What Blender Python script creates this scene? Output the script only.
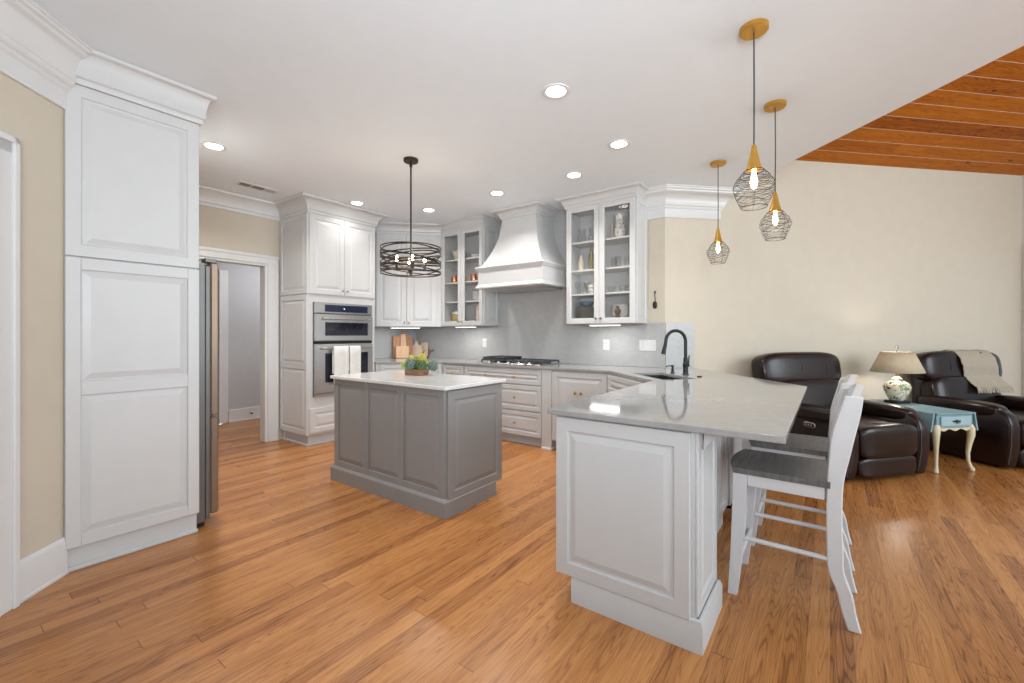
import bpy, bmesh, math, random
from mathutils import Vector, Matrix
random.seed(7)
for o in list(bpy.data.objects): bpy.data.objects.remove(o, do_unlink=True)
SC = bpy.context.scene
COL = SC.collection
PI = math.pi
R = math.radians
S2 = math.sqrt(0.5)
CEIL = 2.83

# ---------------------------------------------------------------- camera
cd = bpy.data.cameras.new('camera'); cam = bpy.data.objects.new('camera', cd); COL.objects.link(cam)
cam.location = (0, 0, 1.285)
cam.rotation_euler = (PI/2, 0, math.atan(318/433.0))
cd.sensor_width = 36; cd.lens = 433*36/1024.0
cd.shift_y = -7.5/1024.0
cd.clip_start = 0.05
SC.camera = cam
# ---------------------------------------------------------------- world, lights, exposure
w = bpy.data.worlds.new('world'); SC.world = w; w.use_nodes = True
bg = w.node_tree.nodes['Background']
bg.inputs[0].default_value = (0.80, 0.91, 1.0, 1); bg.inputs[1].default_value = 0.82
SC.view_settings.view_transform = 'Standard'; SC.view_settings.look = 'None'
SC.view_settings.gamma = 1; SC.view_settings.use_curve_mapping = False
SC.view_settings.exposure = 0.15

def area(name, loc, target, size, power, color=(1, 1, 1), sizey=None, shape=None, spread=None):
    l = bpy.data.lights.new(name, 'AREA'); l.energy = power; l.color = color
    l.size = size
    if sizey: l.shape = 'RECTANGLE'; l.size_y = sizey
    if shape: l.shape = shape
    if spread: l.spread = spread
    o = bpy.data.objects.new(name, l); COL.objects.link(o); o.location = loc
    o.rotation_euler = (Vector(target)-Vector(loc)).to_track_quat('-Z', 'Y').to_euler()
    return o
# daylight from the living-room windows behind and to the right of the camera
area('window_daylight', (4.6, 0.2, 1.9), (0.9, 1.8, 0.0), 3.4, 80, (0.82, 0.92, 1.0), sizey=2.2)
area('window_daylight', (4.6, 4.0, 2.2), (0.9, 4.2, 0.4), 2.6, 125, (0.86, 0.95, 1.0), sizey=2.2)
# added fill lamps behind the camera, aimed up to brighten the ceiling and kitchen
area('ceiling_fill', (1.3, -1.3, 1.4), (0.2, 0.6, 2.83), 1.2, 22, (0.82, 0.92, 1.0))
area('ceiling_fill', (0.6, -0.8, 1.7), (-1.5, 2.2, 2.83), 1.0, 42, (0.82, 0.92, 1.0), spread=R(110))
# unseen area lamp added to brighten the hall's far wall
area('hall_fill', (-6.1, 3.3, 2.5), (-6.7, 2.8, 0.8), 0.8, 20, (0.95, 0.96, 1.0))

# ---------------------------------------------------------------- materials
def nt(name):
    m = bpy.data.materials.new(name); m.use_nodes = True
    return m, m.node_tree, m.node_tree.nodes['Principled BSDF']
def nd(t, typ, **kw):
    n = t.nodes.new(typ)
    for k, v in kw.items(): setattr(n, k, v)
    return n
def math_(t, op, a, b=None, c=None):
    n = nd(t, 'ShaderNodeMath', operation=op)
    for i, v in enumerate((a, b, c)):
        if v is None: continue
        if isinstance(v, (int, float)): n.inputs[i].default_value = v
        else: t.links.new(v, n.inputs[i])
    return n.outputs[0]
def ramp(t, fac, stops):
    r = nd(t, 'ShaderNodeValToRGB'); e = r.color_ramp.elements
    while len(e) < len(stops): e.new(0.5)
    for i, (p, c) in enumerate(stops): e[i].position = p; e[i].color = (*c, 1)
    t.links.new(fac, r.inputs[0]); return r.outputs[0]
def objco(t, scale=(1, 1, 1)):
    c = nd(t, 'ShaderNodeTexCoord'); mp = nd(t, 'ShaderNodeMapping'); mp.inputs['Scale'].default_value = scale
    t.links.new(c.outputs['Object'], mp.inputs[0]); return mp.outputs[0]
def noise(t, vec, scale, detail=4, rough=0.5, dist=0):
    n = nd(t, 'ShaderNodeTexNoise'); n.inputs['Scale'].default_value = scale; n.inputs['Detail'].default_value = detail
    n.inputs['Roughness'].default_value = rough; n.inputs['Distortion'].default_value = dist
    t.links.new(vec, n.inputs['Vector']); return n.outputs['Fac']
def bump(t, p, h, strength=0.1, dist=0.01):
    b = nd(t, 'ShaderNodeBump'); b.inputs['Strength'].default_value = strength; b.inputs['Distance'].default_value = dist
    t.links.new(h, b.inputs['Height']); t.links.new(b.outputs[0], p.inputs['Normal'])
def simple(name, col, rough=0.5, metal=0.0, var=0.04, scale=8, bmp=0.0, bscale=120, emit=None, estr=0, coat=0, sheen=0, stretch=(1, 1, 1)):
    m, t, p = nt(name)
    v = objco(t, stretch)
    f = noise(t, v, scale, 3)
    a = tuple(max(0, c*(1-var)) for c in col); b = tuple(min(1, c*(1+var)) for c in col)
    t.links.new(ramp(t, f, [(0.3, a), (0.7, b)]), p.inputs['Base Color'])
    p.inputs['Roughness'].default_value = rough; p.inputs['Metallic'].default_value = metal
    p.inputs['Coat Weight'].default_value = coat
    if sheen: p.inputs['Sheen Weight'].default_value = sheen
    if bmp: bump(t, p, noise(t, v, bscale, 2), bmp, 0.004)
    if emit:
        p.inputs['Emission Color'].default_value = (*emit, 1); p.inputs['Emission Strength'].default_value = estr
    return m
def streak(name, a, b, vec=(40, 4, 4), rough=0.5, scale=1.0, coat=0):
    m, t, p = nt(name); v = objco(t, vec)
    f = noise(t, v, scale, 6, 0.6, 0.6)
    t.links.new(ramp(t, f, [(0.3, a), (0.7, b)]), p.inputs['Base Color'])
    p.inputs['Roughness'].default_value = rough; p.inputs['Coat Weight'].default_value = coat
    return m
def stone(name, base, vein, rough=0.12, scale=3.0, amount=0.5, fleck=0.0):
    m, t, p = nt(name); v = objco(t)
    n1 = noise(t, v, scale, 8, 0.62, 1.6)
    n2 = noise(t, v, scale*0.35, 5, 0.5, 0.8)
    d = math_(t, 'ABSOLUTE', math_(t, 'SUBTRACT', n1, 0.5))
    vn = math_(t, 'SUBTRACT', 1.0, math_(t, 'MULTIPLY', d, 16.0)); vn = math_(t, 'MAXIMUM', vn, 0.0)
    vn = math_(t, 'MULTIPLY', vn, amount)
    mx = nd(t, 'ShaderNodeMix', data_type='RGBA'); mx.inputs['A'].default_value = (*base, 1); mx.inputs['B'].default_value = (*vein, 1)
    t.links.new(vn, mx.inputs['Factor'])
    mx2 = nd(t, 'ShaderNodeMix', data_type='RGBA', blend_type='MULTIPLY'); mx2.inputs['Factor'].default_value = 1
    t.links.new(mx.outputs['Result'], mx2.inputs['A'])
    t.links.new(ramp(t, n2, [(0.3, (0.88, 0.88, 0.88)), (0.7, (1.0, 1.0, 1.0))]), mx2.inputs['B'])
    t.links.new(mx2.outputs['Result'], p.inputs['Base Color'])
    p.inputs['Roughness'].default_value = rough
    return m
def planks(name, dark, mid, light, width, length, along_y=True, gap=(0.07, 0.03, 0.012), gapw=0.012, rough=0.25, grain=1.0, knots=False, vec_rot=0.0):
    m, t, p = nt(name)
    c = nd(t, 'ShaderNodeTexCoord'); mp = nd(t, 'ShaderNodeMapping'); mp.inputs['Rotation'].default_value = (0, 0, vec_rot)
    t.links.new(c.outputs['Object'], mp.inputs[0])
    sx = nd(t, 'ShaderNodeSeparateXYZ'); t.links.new(mp.outputs[0], sx.inputs[0])
    X, Y = (sx.outputs[0], sx.outputs[1]) if along_y else (sx.outputs[1], sx.outputs[0])
    xs = math_(t, 'DIVIDE', X, width); ix = math_(t, 'FLOOR', xs); fx = math_(t, 'FRACT', xs)
    wn = nd(t, 'ShaderNodeTexWhiteNoise', noise_dimensions='1D'); t.links.new(ix, wn.inputs['W'])
    ys = math_(t, 'ADD', math_(t, 'DIVIDE', Y, length), math_(t, 'MULTIPLY', wn.outputs['Value'], 7.3)); iy = math_(t, 'FLOOR', ys); fy = math_(t, 'FRACT', ys)
    cb = nd(t, 'ShaderNodeCombineXYZ'); t.links.new(ix, cb.inputs[0]); t.links.new(iy, cb.inputs[1])
    w2 = nd(t, 'ShaderNodeTexWhiteNoise', noise_dimensions='2D'); t.links.new(cb.outputs[0], w2.inputs['Vector'])
    rnd = w2.outputs['Value']
    # grain, shifted per board
    off = math_(t, 'MULTIPLY', rnd, 37.0)
    g = nd(t, 'ShaderNodeCombineXYZ')
    t.links.new(math_(t, 'ADD', math_(t, 'MULTIPLY', X, 34.0), off), g.inputs[0]); t.links.new(math_(t, 'ADD', math_(t, 'MULTIPLY', Y, 1.5), off), g.inputs[1])
    n1 = noise(t, g.outputs[0], 1.0, 6, 0.65, 0.4)
    g2 = nd(t, 'ShaderNodeCombineXYZ')
    t.links.new(math_(t, 'ADD', math_(t, 'MULTIPLY', X, 11.0), off), g2.inputs[0]); t.links.new(math_(t, 'ADD', math_(t, 'MULTIPLY', Y, 0.7), off), g2.inputs[1])
    n2 = noise(t, g2.outputs[0], 1.0, 2, 0.5, 0.3)
    rings = math_(t, 'SINE', math_(t, 'MULTIPLY', n2, 150.0))
    rings = math_(t, 'POWER', math_(t, 'MULTIPLY', math_(t, 'ADD', rings, 1.0), 0.5), 4.0)
    g3 = nd(t, 'ShaderNodeCombineXYZ')
    t.links.new(math_(t, 'ADD', math_(t, 'MULTIPLY', X, 260.0), off), g3.inputs[0]); t.links.new(math_(t, 'ADD', math_(t, 'MULTIPLY', Y, 6.0), off), g3.inputs[1])
    n3 = noise(t, g3.outputs[0], 1.0, 3, 0.6)
    f = math_(t, 'ADD', math_(t, 'MULTIPLY', n1, 0.62), math_(t, 'MULTIPLY', rnd, 0.26)); f = math_(t, 'ADD', f, 0.03)
    f = math_(t, 'SUBTRACT', f, math_(t, 'MULTIPLY', rings, 0.17*grain))
    f = math_(t, 'SUBTRACT', f, math_(t, 'MULTIPLY', math_(t, 'SUBTRACT', n3, 0.5), 0.55*grain))
    col = ramp(t, f, [(0.12, dark), (0.42, mid), (0.75, light)])
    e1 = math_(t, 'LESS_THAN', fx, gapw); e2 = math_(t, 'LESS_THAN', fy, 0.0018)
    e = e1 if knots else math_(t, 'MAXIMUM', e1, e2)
    if knots:
        kv = nd(t, 'ShaderNodeCombineXYZ'); t.links.new(math_(t, 'ADD', math_(t, 'MULTIPLY', X, 4.5), off), kv.inputs[0]); t.links.new(math_(t, 'MULTIPLY', Y, 2.0), kv.inputs[1])
        vo = nd(t, 'ShaderNodeTexVoronoi'); vo.inputs['Scale'].default_value = 1.0; t.links.new(kv.outputs[0], vo.inputs['Vector'])
        k = math_(t, 'LESS_THAN', vo.outputs['Distance'], 0.07)
        mk = nd(t, 'ShaderNodeMix', data_type='RGBA'); t.links.new(math_(t, 'MULTIPLY', k, 0.75), mk.inputs['Factor']); t.links.new(col, mk.inputs['A']); mk.inputs['B'].default_value = (0.05, 0.015, 0.005, 1)
        col = mk.outputs['Result']
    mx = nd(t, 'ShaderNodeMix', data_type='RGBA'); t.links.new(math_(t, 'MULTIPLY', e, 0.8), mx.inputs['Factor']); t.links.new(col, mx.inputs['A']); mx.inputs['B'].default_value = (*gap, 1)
    t.links.new(mx.outputs['Result'], p.inputs['Base Color'])
    p.inputs['Roughness'].default_value = rough
    if knots: p.inputs['Specular IOR Level'].default_value = 0.2
    bump(t, p, math_(t, 'SUBTRACT', n3, math_(t, 'MULTIPLY', e, 1.0)), 0.06, 0.003)
    return m
def glassmat(name, tint=(1, 1, 1), refl=0.9, body=0):
    m, t, p = nt(name); t.nodes.remove(p)
    tr = nd(t, 'ShaderNodeBsdfTransparent'); tr.inputs[0].default_value = (*tint, 1)
    gl = nd(t, 'ShaderNodeBsdfGlossy'); gl.inputs['Roughness'].default_value = 0.02
    fr = nd(t, 'ShaderNodeLayerWeight'); fr.inputs[0].default_value = 0.5
    fz = math_(t, 'ADD', math_(t, 'MULTIPLY', math_(t, 'POWER', fr.outputs['Facing'], 4.0), 0.6*refl), 0.03*refl)
    mx = nd(t, 'ShaderNodeMixShader'); t.links.new(fz, mx.inputs[0])
    t.links.new(tr.outputs[0], mx.inputs[1]); t.links.new(gl.outputs[0], mx.inputs[2])
    if body:
        df = nd(t, 'ShaderNodeBsdfTranslucent'); df.inputs[0].default_value = (0.9, 0.9, 0.9, 1); m2 = nd(t, 'ShaderNodeMixShader'); m2.inputs[0].default_value = body
        t.links.new(mx.outputs[0], m2.inputs[1]); t.links.new(df.outputs[0], m2.inputs[2]); mx = m2
    t.links.new(mx.outputs[0], t.nodes['Material Output'].inputs[0]); return m
def emis(name, col, s):
    m, t, p = nt(name); p.inputs['Base Color'].default_value = (*col, 1)
    p.inputs['Emission Color'].default_value = (*col, 1); p.inputs['Emission Strength'].default_value = s; return m

M = dict(
 white=simple('white_cabinet_paint', (0.585, 0.580, 0.575), 0.34, var=0.015),
 base=simple('shaded_white_paint', (0.485, 0.487, 0.487), 0.34, var=0.015),  # same white paint, darkened for the shade on the base cabinets
 trim=simple('white_trim_paint', (0.70, 0.695, 0.69), 0.35, var=0.012),
 grey=simple('grey_island_paint', (0.238, 0.231, 0.227), 0.36, var=0.02),
 wall=simple('beige_wall_paint', (0.60, 0.535, 0.435), 0.7, var=0.02, bmp=0.03),
 hall=simple('grey_hall_paint', (0.50, 0.50, 0.51), 0.7, var=0.02),
 ceil=simple('ceiling_paint', (0.80, 0.853, 0.897), 0.8, var=0.01),
 quartz=stone('grey_quartz', (0.305, 0.300, 0.294), (0.40, 0.395, 0.39), 0.07, 6.0, 0.25),
 iquartz=stone('white_quartz', (0.66, 0.655, 0.645), (0.74, 0.735, 0.73), 0.10, 5.0, 0.4),
 splash=stone('backsplash_stone', (0.45, 0.452, 0.448), (0.55, 0.553, 0.548), 0.32, 3.2, 0.30),
 floor=planks('oak_floor', (0.15, 0.048, 0.012), (0.41, 0.165, 0.047), (0.57, 0.262, 0.086), 0.078, 1.9, rough=0.27),
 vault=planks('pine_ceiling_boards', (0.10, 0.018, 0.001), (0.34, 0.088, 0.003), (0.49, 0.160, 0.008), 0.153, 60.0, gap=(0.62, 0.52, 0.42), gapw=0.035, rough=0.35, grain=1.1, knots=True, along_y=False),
 steel=simple('stainless_steel', (0.56, 0.55, 0.54), 0.28, 1.0, var=0.05, scale=30, stretch=(1, 1, 12)),
 steeld=simple('dark_steel_edge', (0.17, 0.165, 0.16), 0.4, 0.7),
 fridged=simple('fridge_door_side', (0.26, 0.185, 0.14), 0.35, 0.6),  # brown stands in for the wood floor mirrored in the stainless doors
 blackglass=simple('black_oven_glass', (0.012, 0.013, 0.022), 0.06, var=0.1),
 display=simple('oven_display', (0.012, 0.014, 0.03), 0.08, emit=(0.05, 0.08, 0.22), estr=0.10),
 black=simple('black_metal', (0.014, 0.014, 0.015), 0.38, 0.4),
 iron=simple('cast_iron', (0.03, 0.032, 0.037), 0.5),
 bronze=simple('dark_bronze', (0.045, 0.036, 0.03), 0.4, 0.7),
 gold=simple('brushed_gold', (0.55, 0.30, 0.055), 0.36, 0.75),
 nickel=simple('brushed_nickel', (0.33, 0.30, 0.27), 0.35, 1.0),
 sink=simple('black_composite', (0.012, 0.012, 0.014), 0.4),
 glass=glassmat('cabinet_glass', (0.99, 0.99, 0.985), 0.6),
 cglass=glassmat('clear_glassware', (0.985, 0.985, 0.985), 1.4, 0.10),
 bulb=emis('bulb_glow', (1.0, 0.76, 0.45), 7),
 bulb2=emis('candle_bulb_glow', (1.0, 0.84, 0.64), 14),
 led=emis('downlight_lens', (1.0, 0.96, 0.9), 14),
 strip=emis('undercabinet_lens', (1.0, 0.97, 0.93), 5),
 leather=simple('brown_leather', (0.0125, 0.0055, 0.0047), 0.27, var=0.4, scale=5, bmp=0.22, bscale=26),
 seam=simple('leather_stitching', (0.10, 0.055, 0.045), 0.6),
 stoolw=simple('stool_white_paint', (0.60, 0.60, 0.61), 0.35, var=0.015),
 seatw=streak('grey_washed_wood_seat', (0.085, 0.085, 0.087), (0.17, 0.168, 0.165), (4, 60, 4), 0.38),
 blue=streak('teal_chalk_paint', (0.165, 0.275, 0.315), (0.225, 0.35, 0.39), (6, 6, 6), 0.45),
 cream=simple('cream_chalk_paint', (0.60, 0.52, 0.35), 0.5, var=0.08),
 linen=simple('linen_shade', (0.50, 0.43, 0.32), 0.9, var=0.10, scale=60, bmp=0.1),
 throw=None, ceramic=None,
 plate=simple('white_china', (0.70, 0.69, 0.67), 0.25), plated=simple('grey_green_china', (0.44, 0.44, 0.39), 0.3),
 tealc=simple('teal_glaze', (0.10, 0.17, 0.20), 0.25), creamc=simple('cream_china', (0.66, 0.58, 0.46), 0.3),
 copper=simple('copper', (0.80, 0.33, 0.17), 0.25, 1.0), olive=simple('olive_glass_bottle', (0.20, 0.17, 0.09), 0.25),
 browno=simple('carved_brown', (0.10, 0.055, 0.035), 0.5), pasta=simple('dry_pasta', (0.42, 0.30, 0.10), 0.7, var=0.3, scale=60),
 w1=streak('reddish_wood', (0.36, 0.15, 0.07), (0.56, 0.27, 0.14), (60, 60, 3), 0.5),
 w2=streak('tan_wood', (0.56, 0.33, 0.19), (0.70, 0.45, 0.28), (60, 60, 3), 0.5),
 w3=streak('maple_wood', (0.66, 0.50, 0.35), (0.76, 0.60, 0.44), (50, 50, 3), 0.5),
 w4=streak('walnut_wood', (0.20, 0.13, 0.10), (0.34, 0.23, 0.18), (50, 50, 3), 0.5),
 tray=streak('rustic_wood', (0.13, 0.06, 0.03), (0.36, 0.20, 0.11), (8, 8, 60), 0.6),
 pear=simple('green_pear_skin', (0.34, 0.31, 0.03), 0.4, var=0.25, scale=14), apple=simple('lime_apple_skin', (0.30, 0.36, 0.05), 0.35, var=0.3, scale=12),
 arti=simple('artichoke_leaf', (0.07, 0.12, 0.05), 0.6, var=0.35, scale=20), succ=simple('succulent_leaf', (0.12, 0.175, 0.135), 0.6, var=0.2),
 stem=simple('brown_stem', (0.09, 0.05, 0.02), 0.7), plastic=simple('white_plastic', (0.70, 0.70, 0.69), 0.35), slot=simple('dark_slot', (0.03, 0.03, 0.03), 0.5),
 towel=simple('white_towel', (0.70, 0.69, 0.66), 0.9, bmp=0.3, bscale=300), vent=simple('vent_grey', (0.20, 0.19, 0.18), 0.6),
 cord=simple('black_cord', (0.03, 0.03, 0.032), 0.6), chrome=simple('chrome', (0.7, 0.7, 0.7), 0.12, 1.0),
 knit_dark=simple('fringe_yarn', (0.52, 0.44, 0.34), 0.9), dark=simple('shadow_black', (0.02, 0.018, 0.017), 0.8),
)
# knitted throw
m, t, p = nt('knitted_throw'); v = objco(t)
wv = nd(t, 'ShaderNodeTexWave'); wv.inputs['Scale'].default_value = 28; wv.inputs['Distortion'].default_value = 3; wv.inputs['Detail'].default_value = 2
t.links.new(v, wv.inputs['Vector'])
t.links.new(ramp(t, wv.outputs['Fac'], [(0.1, (0.26, 0.21, 0.155)), (0.6, (0.62, 0.54, 0.43))]), p.inputs['Base Color'])
p.inputs['Roughness'].default_value = 0.95; bump(t, p, wv.outputs['Fac'], 0.6, 0.01); M['throw'] = m
M['leather'].node_tree.nodes['Principled BSDF'].inputs['Specular IOR Level'].default_value = 0.36
m, t, p = nt('linen_shade'); v = objco(t, (1, 1, 1))
t.links.new(ramp(t, noise(t, v, 70, 3), [(0.3, (0.50, 0.42, 0.30)), (0.7, (0.60, 0.52, 0.39))]), p.inputs['Base Color']); p.inputs['Roughness'].default_value = 0.9
tl_ = nd(t, 'ShaderNodeBsdfTranslucent'); tl_.inputs[0].default_value = (0.62, 0.52, 0.38, 1); mx = nd(t, 'ShaderNodeMixShader'); mx.inputs[0].default_value = 0.18
t.links.new(p.outputs[0], mx.inputs[1]); t.links.new(tl_.outputs[0], mx.inputs[2]); t.links.new(mx.outputs[0], t.nodes['Material Output'].inputs[0]); M['linen'] = m
# hand painted lamp ceramic: cream with green and blue strokes
m, t, p = nt('painted_ceramic'); v = objco(t)
n1 = noise(t, v, 9, 2, 0.5, 1.5); n2 = noise(t, v, 14, 2, 0.5, 1.0)
c1 = math_(t, 'LESS_THAN', math_(t, 'ABSOLUTE', math_(t, 'SUBTRACT', n1, 0.50)), 0.022)
c2 = math_(t, 'GREATER_THAN', n2, 0.60)
mx = nd(t, 'ShaderNodeMix', data_type='RGBA'); mx.inputs['A'].default_value = (0.66, 0.60, 0.44, 1); mx.inputs['B'].default_value = (0.19, 0.27, 0.12, 1); t.links.new(c2, mx.inputs['Factor'])
mx2 = nd(t, 'ShaderNodeMix', data_type='RGBA'); t.links.new(mx.outputs['Result'], mx2.inputs['A']); mx2.inputs['B'].default_value = (0.06, 0.09, 0.12, 1); t.links.new(c1, mx2.inputs['Factor'])
t.links.new(mx2.outputs['Result'], p.inputs['Base Color']); p.inputs['Roughness'].default_value = 0.2; M['ceramic'] = m
# speckled vase
m, t, p = nt('speckled_vase'); v = objco(t); vo = nd(t, 'ShaderNodeTexVoronoi'); vo.inputs['Scale'].default_value = 38; t.links.new(v, vo.inputs['Vector'])
t.links.new(ramp(t, vo.outputs['Distance'], [(0.22, (0.12, 0.10, 0.09)), (0.34, (0.66, 0.63, 0.58))]), p.inputs['Base Color']); p.inputs['Roughness'].default_value = 0.3; M['vase'] = m

# ---------------------------------------------------------------- mesh builder
def RZ(deg, loc=(0, 0, 0)): return Matrix.Translation(loc) @ Matrix.Rotation(R(deg), 4, 'Z')
class MB:
    def __init__(s, T=None): s.v = []; s.f = []; s.T = T or Matrix.Identity(4); s.flat = False
    def add(s, vs, fs):
        n = len(s.v); s.v += [tuple(s.T @ Vector(q)) for q in vs]; s.f += [tuple(i+n for i in f) for f in fs]; return s
    def box(s, x0, x1, y0, y1, z0, z1, b=0.002):
        lo = (min(x0, x1), min(y0, y1), min(z0, z1)); hi = (max(x0, x1), max(y0, y1), max(z0, z1))
        b = min(b, *(0.45*(hi[i]-lo[i]) for i in range(3)))
        vs = []; ix = {}
        for c in range(8):
            sg = [(c >> i) & 1 for i in range(3)]
            for a in range(3):
                q = [(hi[i]-(b if i != a else 0)) if sg[i] else (lo[i]+(b if i != a else 0)) for i in range(3)]
                ix[(c, a)] = len(vs); vs.append(q)
        fs = []
        def orient(f, n):
            p0, p1, p2 = (Vector(vs[i]) for i in f[:3])
            return f if (p1-p0).cross(p2-p0).dot(Vector(n)) > 0 else f[::-1]
        for a in range(3):
            o1, o2 = [i for i in range(3) if i != a]
            for sd in (0, 1):
                cs = [(sd << a) | (i << o1) | (j << o2) for i, j in ((0, 0), (1, 0), (1, 1), (0, 1))]
                n = [0, 0, 0]; n[a] = 1 if sd else -1
                fs.append(orient([ix[(c, a)] for c in cs], n))
            for i in (0, 1):
                for j in (0, 1):
                    c0 = (i << o1) | (j << o2); c1 = c0 | (1 << a)
                    n = [0, 0, 0]; n[o1] = 1 if i else -1; n[o2] = 1 if j else -1
                    fs.append(orient([ix[(c0, o1)], ix[(c1, o1)], ix[(c1, o2)], ix[(c0, o2)]], n))
        for c in range(8):
            n = [1 if (c >> i) & 1 else -1 for i in range(3)]
            fs.append(orient([ix[(c, 0)], ix[(c, 1)], ix[(c, 2)]], n))
        return s.add(vs, fs)
    def prism(s, pts, a0, a1, axis='z'):
        ar = sum(pts[i][0]*pts[(i+1) % len(pts)][1]-pts[(i+1) % len(pts)][0]*pts[i][1] for i in range(len(pts)))
        if ar < 0: pts = pts[::-1]
        n = len(pts)
        def P(q, a): return (q[0], q[1], a) if axis == 'z' else ((a, q[0], q[1]) if axis == 'x' else (q[0], a, q[1]))
        vs = [P(q, a0) for q in pts]+[P(q, a1) for q in pts]
        fs = [tuple(range(n-1, -1, -1)), tuple(range(n, 2*n))]+[(i, (i+1) % n, n+(i+1) % n, n+i) for i in range(n)]
        if (a1 < a0) != (axis == 'y'): fs = [f[::-1] for f in fs]
        return s.add(vs, fs)
    def tube(s, pts, r, n=8, closed=False):
        pts = [Vector(q) for q in pts]; N = len(pts)
        rr = r if isinstance(r, (list, tuple)) else [r]*N
        vs = []; up = None
        for i in range(N):
            if closed: d = pts[(i+1) % N]-pts[i-1]
            else: d = pts[min(i+1, N-1)]-pts[max(i-1, 0)]
            d.normalize()
            if up is None: up = Vector((0, 0, 1)) if abs(d.z) < 0.9 else Vector((1, 0, 0))
            a = d.cross(up)
            if a.length < 1e-5: a = d.orthogonal()
            a.normalize(); b = a.cross(d).normalized(); up = b
            for k in range(n):
                th = 2*PI*k/n; vs.append(pts[i]+(a*math.cos(th)+b*math.sin(th))*rr[i])
        fs = []
        for i in range(N if closed else N-1):
            j = (i+1) % N
            for k in range(n):
                k2 = (k+1) % n; fs.append((i*n+k, i*n+k2, j*n+k2, j*n+k))
        if not closed: fs += [tuple(range(n-1, -1, -1)), tuple((N-1)*n+k for k in range(n))]
        return s.add(vs, fs)
    def lathe(s, prof, c=(0, 0, 0), n=24, sx=1, sy=1, ring=False):
        vs = []; fs = []
        if ring: prof = list(prof)+[prof[0]]
        N = len(prof)
        for r, z in prof:
            for k in range(n):
                th = 2*PI*k/n; vs.append((c[0]+max(r, 1e-4)*math.cos(th)*sx, c[1]+max(r, 1e-4)*math.sin(th)*sy, c[2]+z))
        for i in range(N-1):
            for k in range(n):
                k2 = (k+1) % n; fs.append((i*n+k, i*n+k2, (i+1)*n+k2, (i+1)*n+k))
        if not ring: fs += [tuple(range(n-1, -1, -1)), tuple((N-1)*n+k for k in range(n))]
        return s.add(vs, fs)
    def sq(s, c, h, e=0.35, e2=None, n=28, m=16, rot=None, bulge=0):
        e2 = e2 or e
        def pw(x, p): return math.copysign(abs(x)**p, x)
        vs = []; fs = []
        Rm = rot.to_matrix() if rot else Matrix.Identity(3)
        for i in range(m+1):
            ph = -PI/2+PI*i/m
            for k in range(n):
                th = 2*PI*(k+0.5)/n
                q = Vector((h[0]*pw(math.cos(ph), e)*pw(math.cos(th), e2), h[1]*pw(math.cos(ph), e)*pw(math.sin(th), e2), h[2]*pw(math.sin(ph), e)))
                vs.append(Rm @ q+Vector(c))
        for i in range(m):
            for k in range(n):
                k2 = (k+1) % n; fs.append((i*n+k, i*n+k2, (i+1)*n+k2, (i+1)*n+k))
        fs += [tuple(range(n-1, -1, -1)), tuple(m*n+k for k in range(n))]
        return s.add(vs, fs)
    def grid(s, fn, nu, nv):
        vs = [fn(i/nu, j/nv) for i in range(nu+1) for j in range(nv+1)]
        fs = [(i*(nv+1)+j, (i+1)*(nv+1)+j, (i+1)*(nv+1)+j+1, i*(nv+1)+j+1) for i in range(nu) for j in range(nv)]
        return s.add(vs, fs)
    def loops(s, rings, cap0=True, cap1=True):
        n = len(rings[0]); vs = [q for r in rings for q in r]; fs = []
        for i in range(len(rings)-1):
            for k in range(n):
                k2 = (k+1) % n; fs.append((i*n+k, i*n+k2, (i+1)*n+k2, (i+1)*n+k))
        if cap0: fs.append(tuple(range(n-1, -1, -1)))
        if cap1: fs.append(tuple((len(rings)-1)*n+k for k in range(n)))
        return s.add(vs, fs)
    def panel(s, x0, x1, z0, z1, y=0, t=0.02, stile=0.055, bev=0.035):
        """raised-panel front facing -y"""
        s.flat = True
        seq = [(0, t), (0, .003), (.003, 0), (stile, 0), (stile+.005, .008), (stile+.014, .0095), (stile+.014+bev, .001), (stile+.017+bev, .001)]
        rings = [[(x0+i, y+d, z0+i), (x1-i, y+d, z0+i), (x1-i, y+d, z1-i), (x0+i, y+d, z1-i)] for i, d in seq]
        return s.loops(rings)
    def inset(s, x0, x1, z0, z1, y=0, bev=0.03, depth=0.008):
        """the raised field alone, framed by the thing's own flat face: a thin plate on the face"""
        s.flat = True
        seq = [(0, .0), (0, -.0012), (.008, -.0012), (.008+bev, -.0105), (.011+bev, -.0105)]
        rings = [[(x0+i, y+d, z0+i), (x1-i, y+d, z0+i), (x1-i, y+d, z1-i), (x0+i, y+d, z1-i)] for i, d in seq]
        return s.loops(rings)
    def frame(s, x0, x1, z0, z1, y=0, t=0.02, w=0.05):
        """open door frame facing -y (outer and inner loops)"""
        def rect(i, d): return [(x0+i, y+d, z0+i), (x1-i, y+d, z0+i), (x1-i, y+d, z1-i), (x0+i, y+d, z1-i)]
        rings = [rect(0, t), rect(0, .003), rect(.003, 0), rect(w-.006, 0), rect(w, .006), rect(w, t), rect(0, t)]
        return s.loops(rings, False, False)
    def sweep(s, path, prof, closed=False):
        """profile (out, z) swept along a plan polyline; out is to the right of travel"""
        P = [Vector((q[0], q[1])) for q in path]; N = len(P); rings = []
        for i in range(N):
            d0 = (P[i]-P[i-1]).normalized() if (i > 0 or closed) else None
            d1 = (P[(i+1) % N]-P[i]).normalized() if (i < N-1 or closed) else None
            n0 = Vector((d0.y, -d0.x)) if d0 else None; n1 = Vector((d1.y, -d1.x)) if d1 else None
            if n0 is None: mt = n1
            elif n1 is None: mt = n0
            else:
                mt = n0+n1; mt = mt/ (mt.dot(n1)) if mt.length > 1e-4 else n0
            rings.append([(P[i].x+mt.x*o, P[i].y+mt.y*o, z) for o, z in prof])
        if closed: rings.append(rings[0])
        return s.loops([r[::-1] for r in rings], not closed, not closed)
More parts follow.
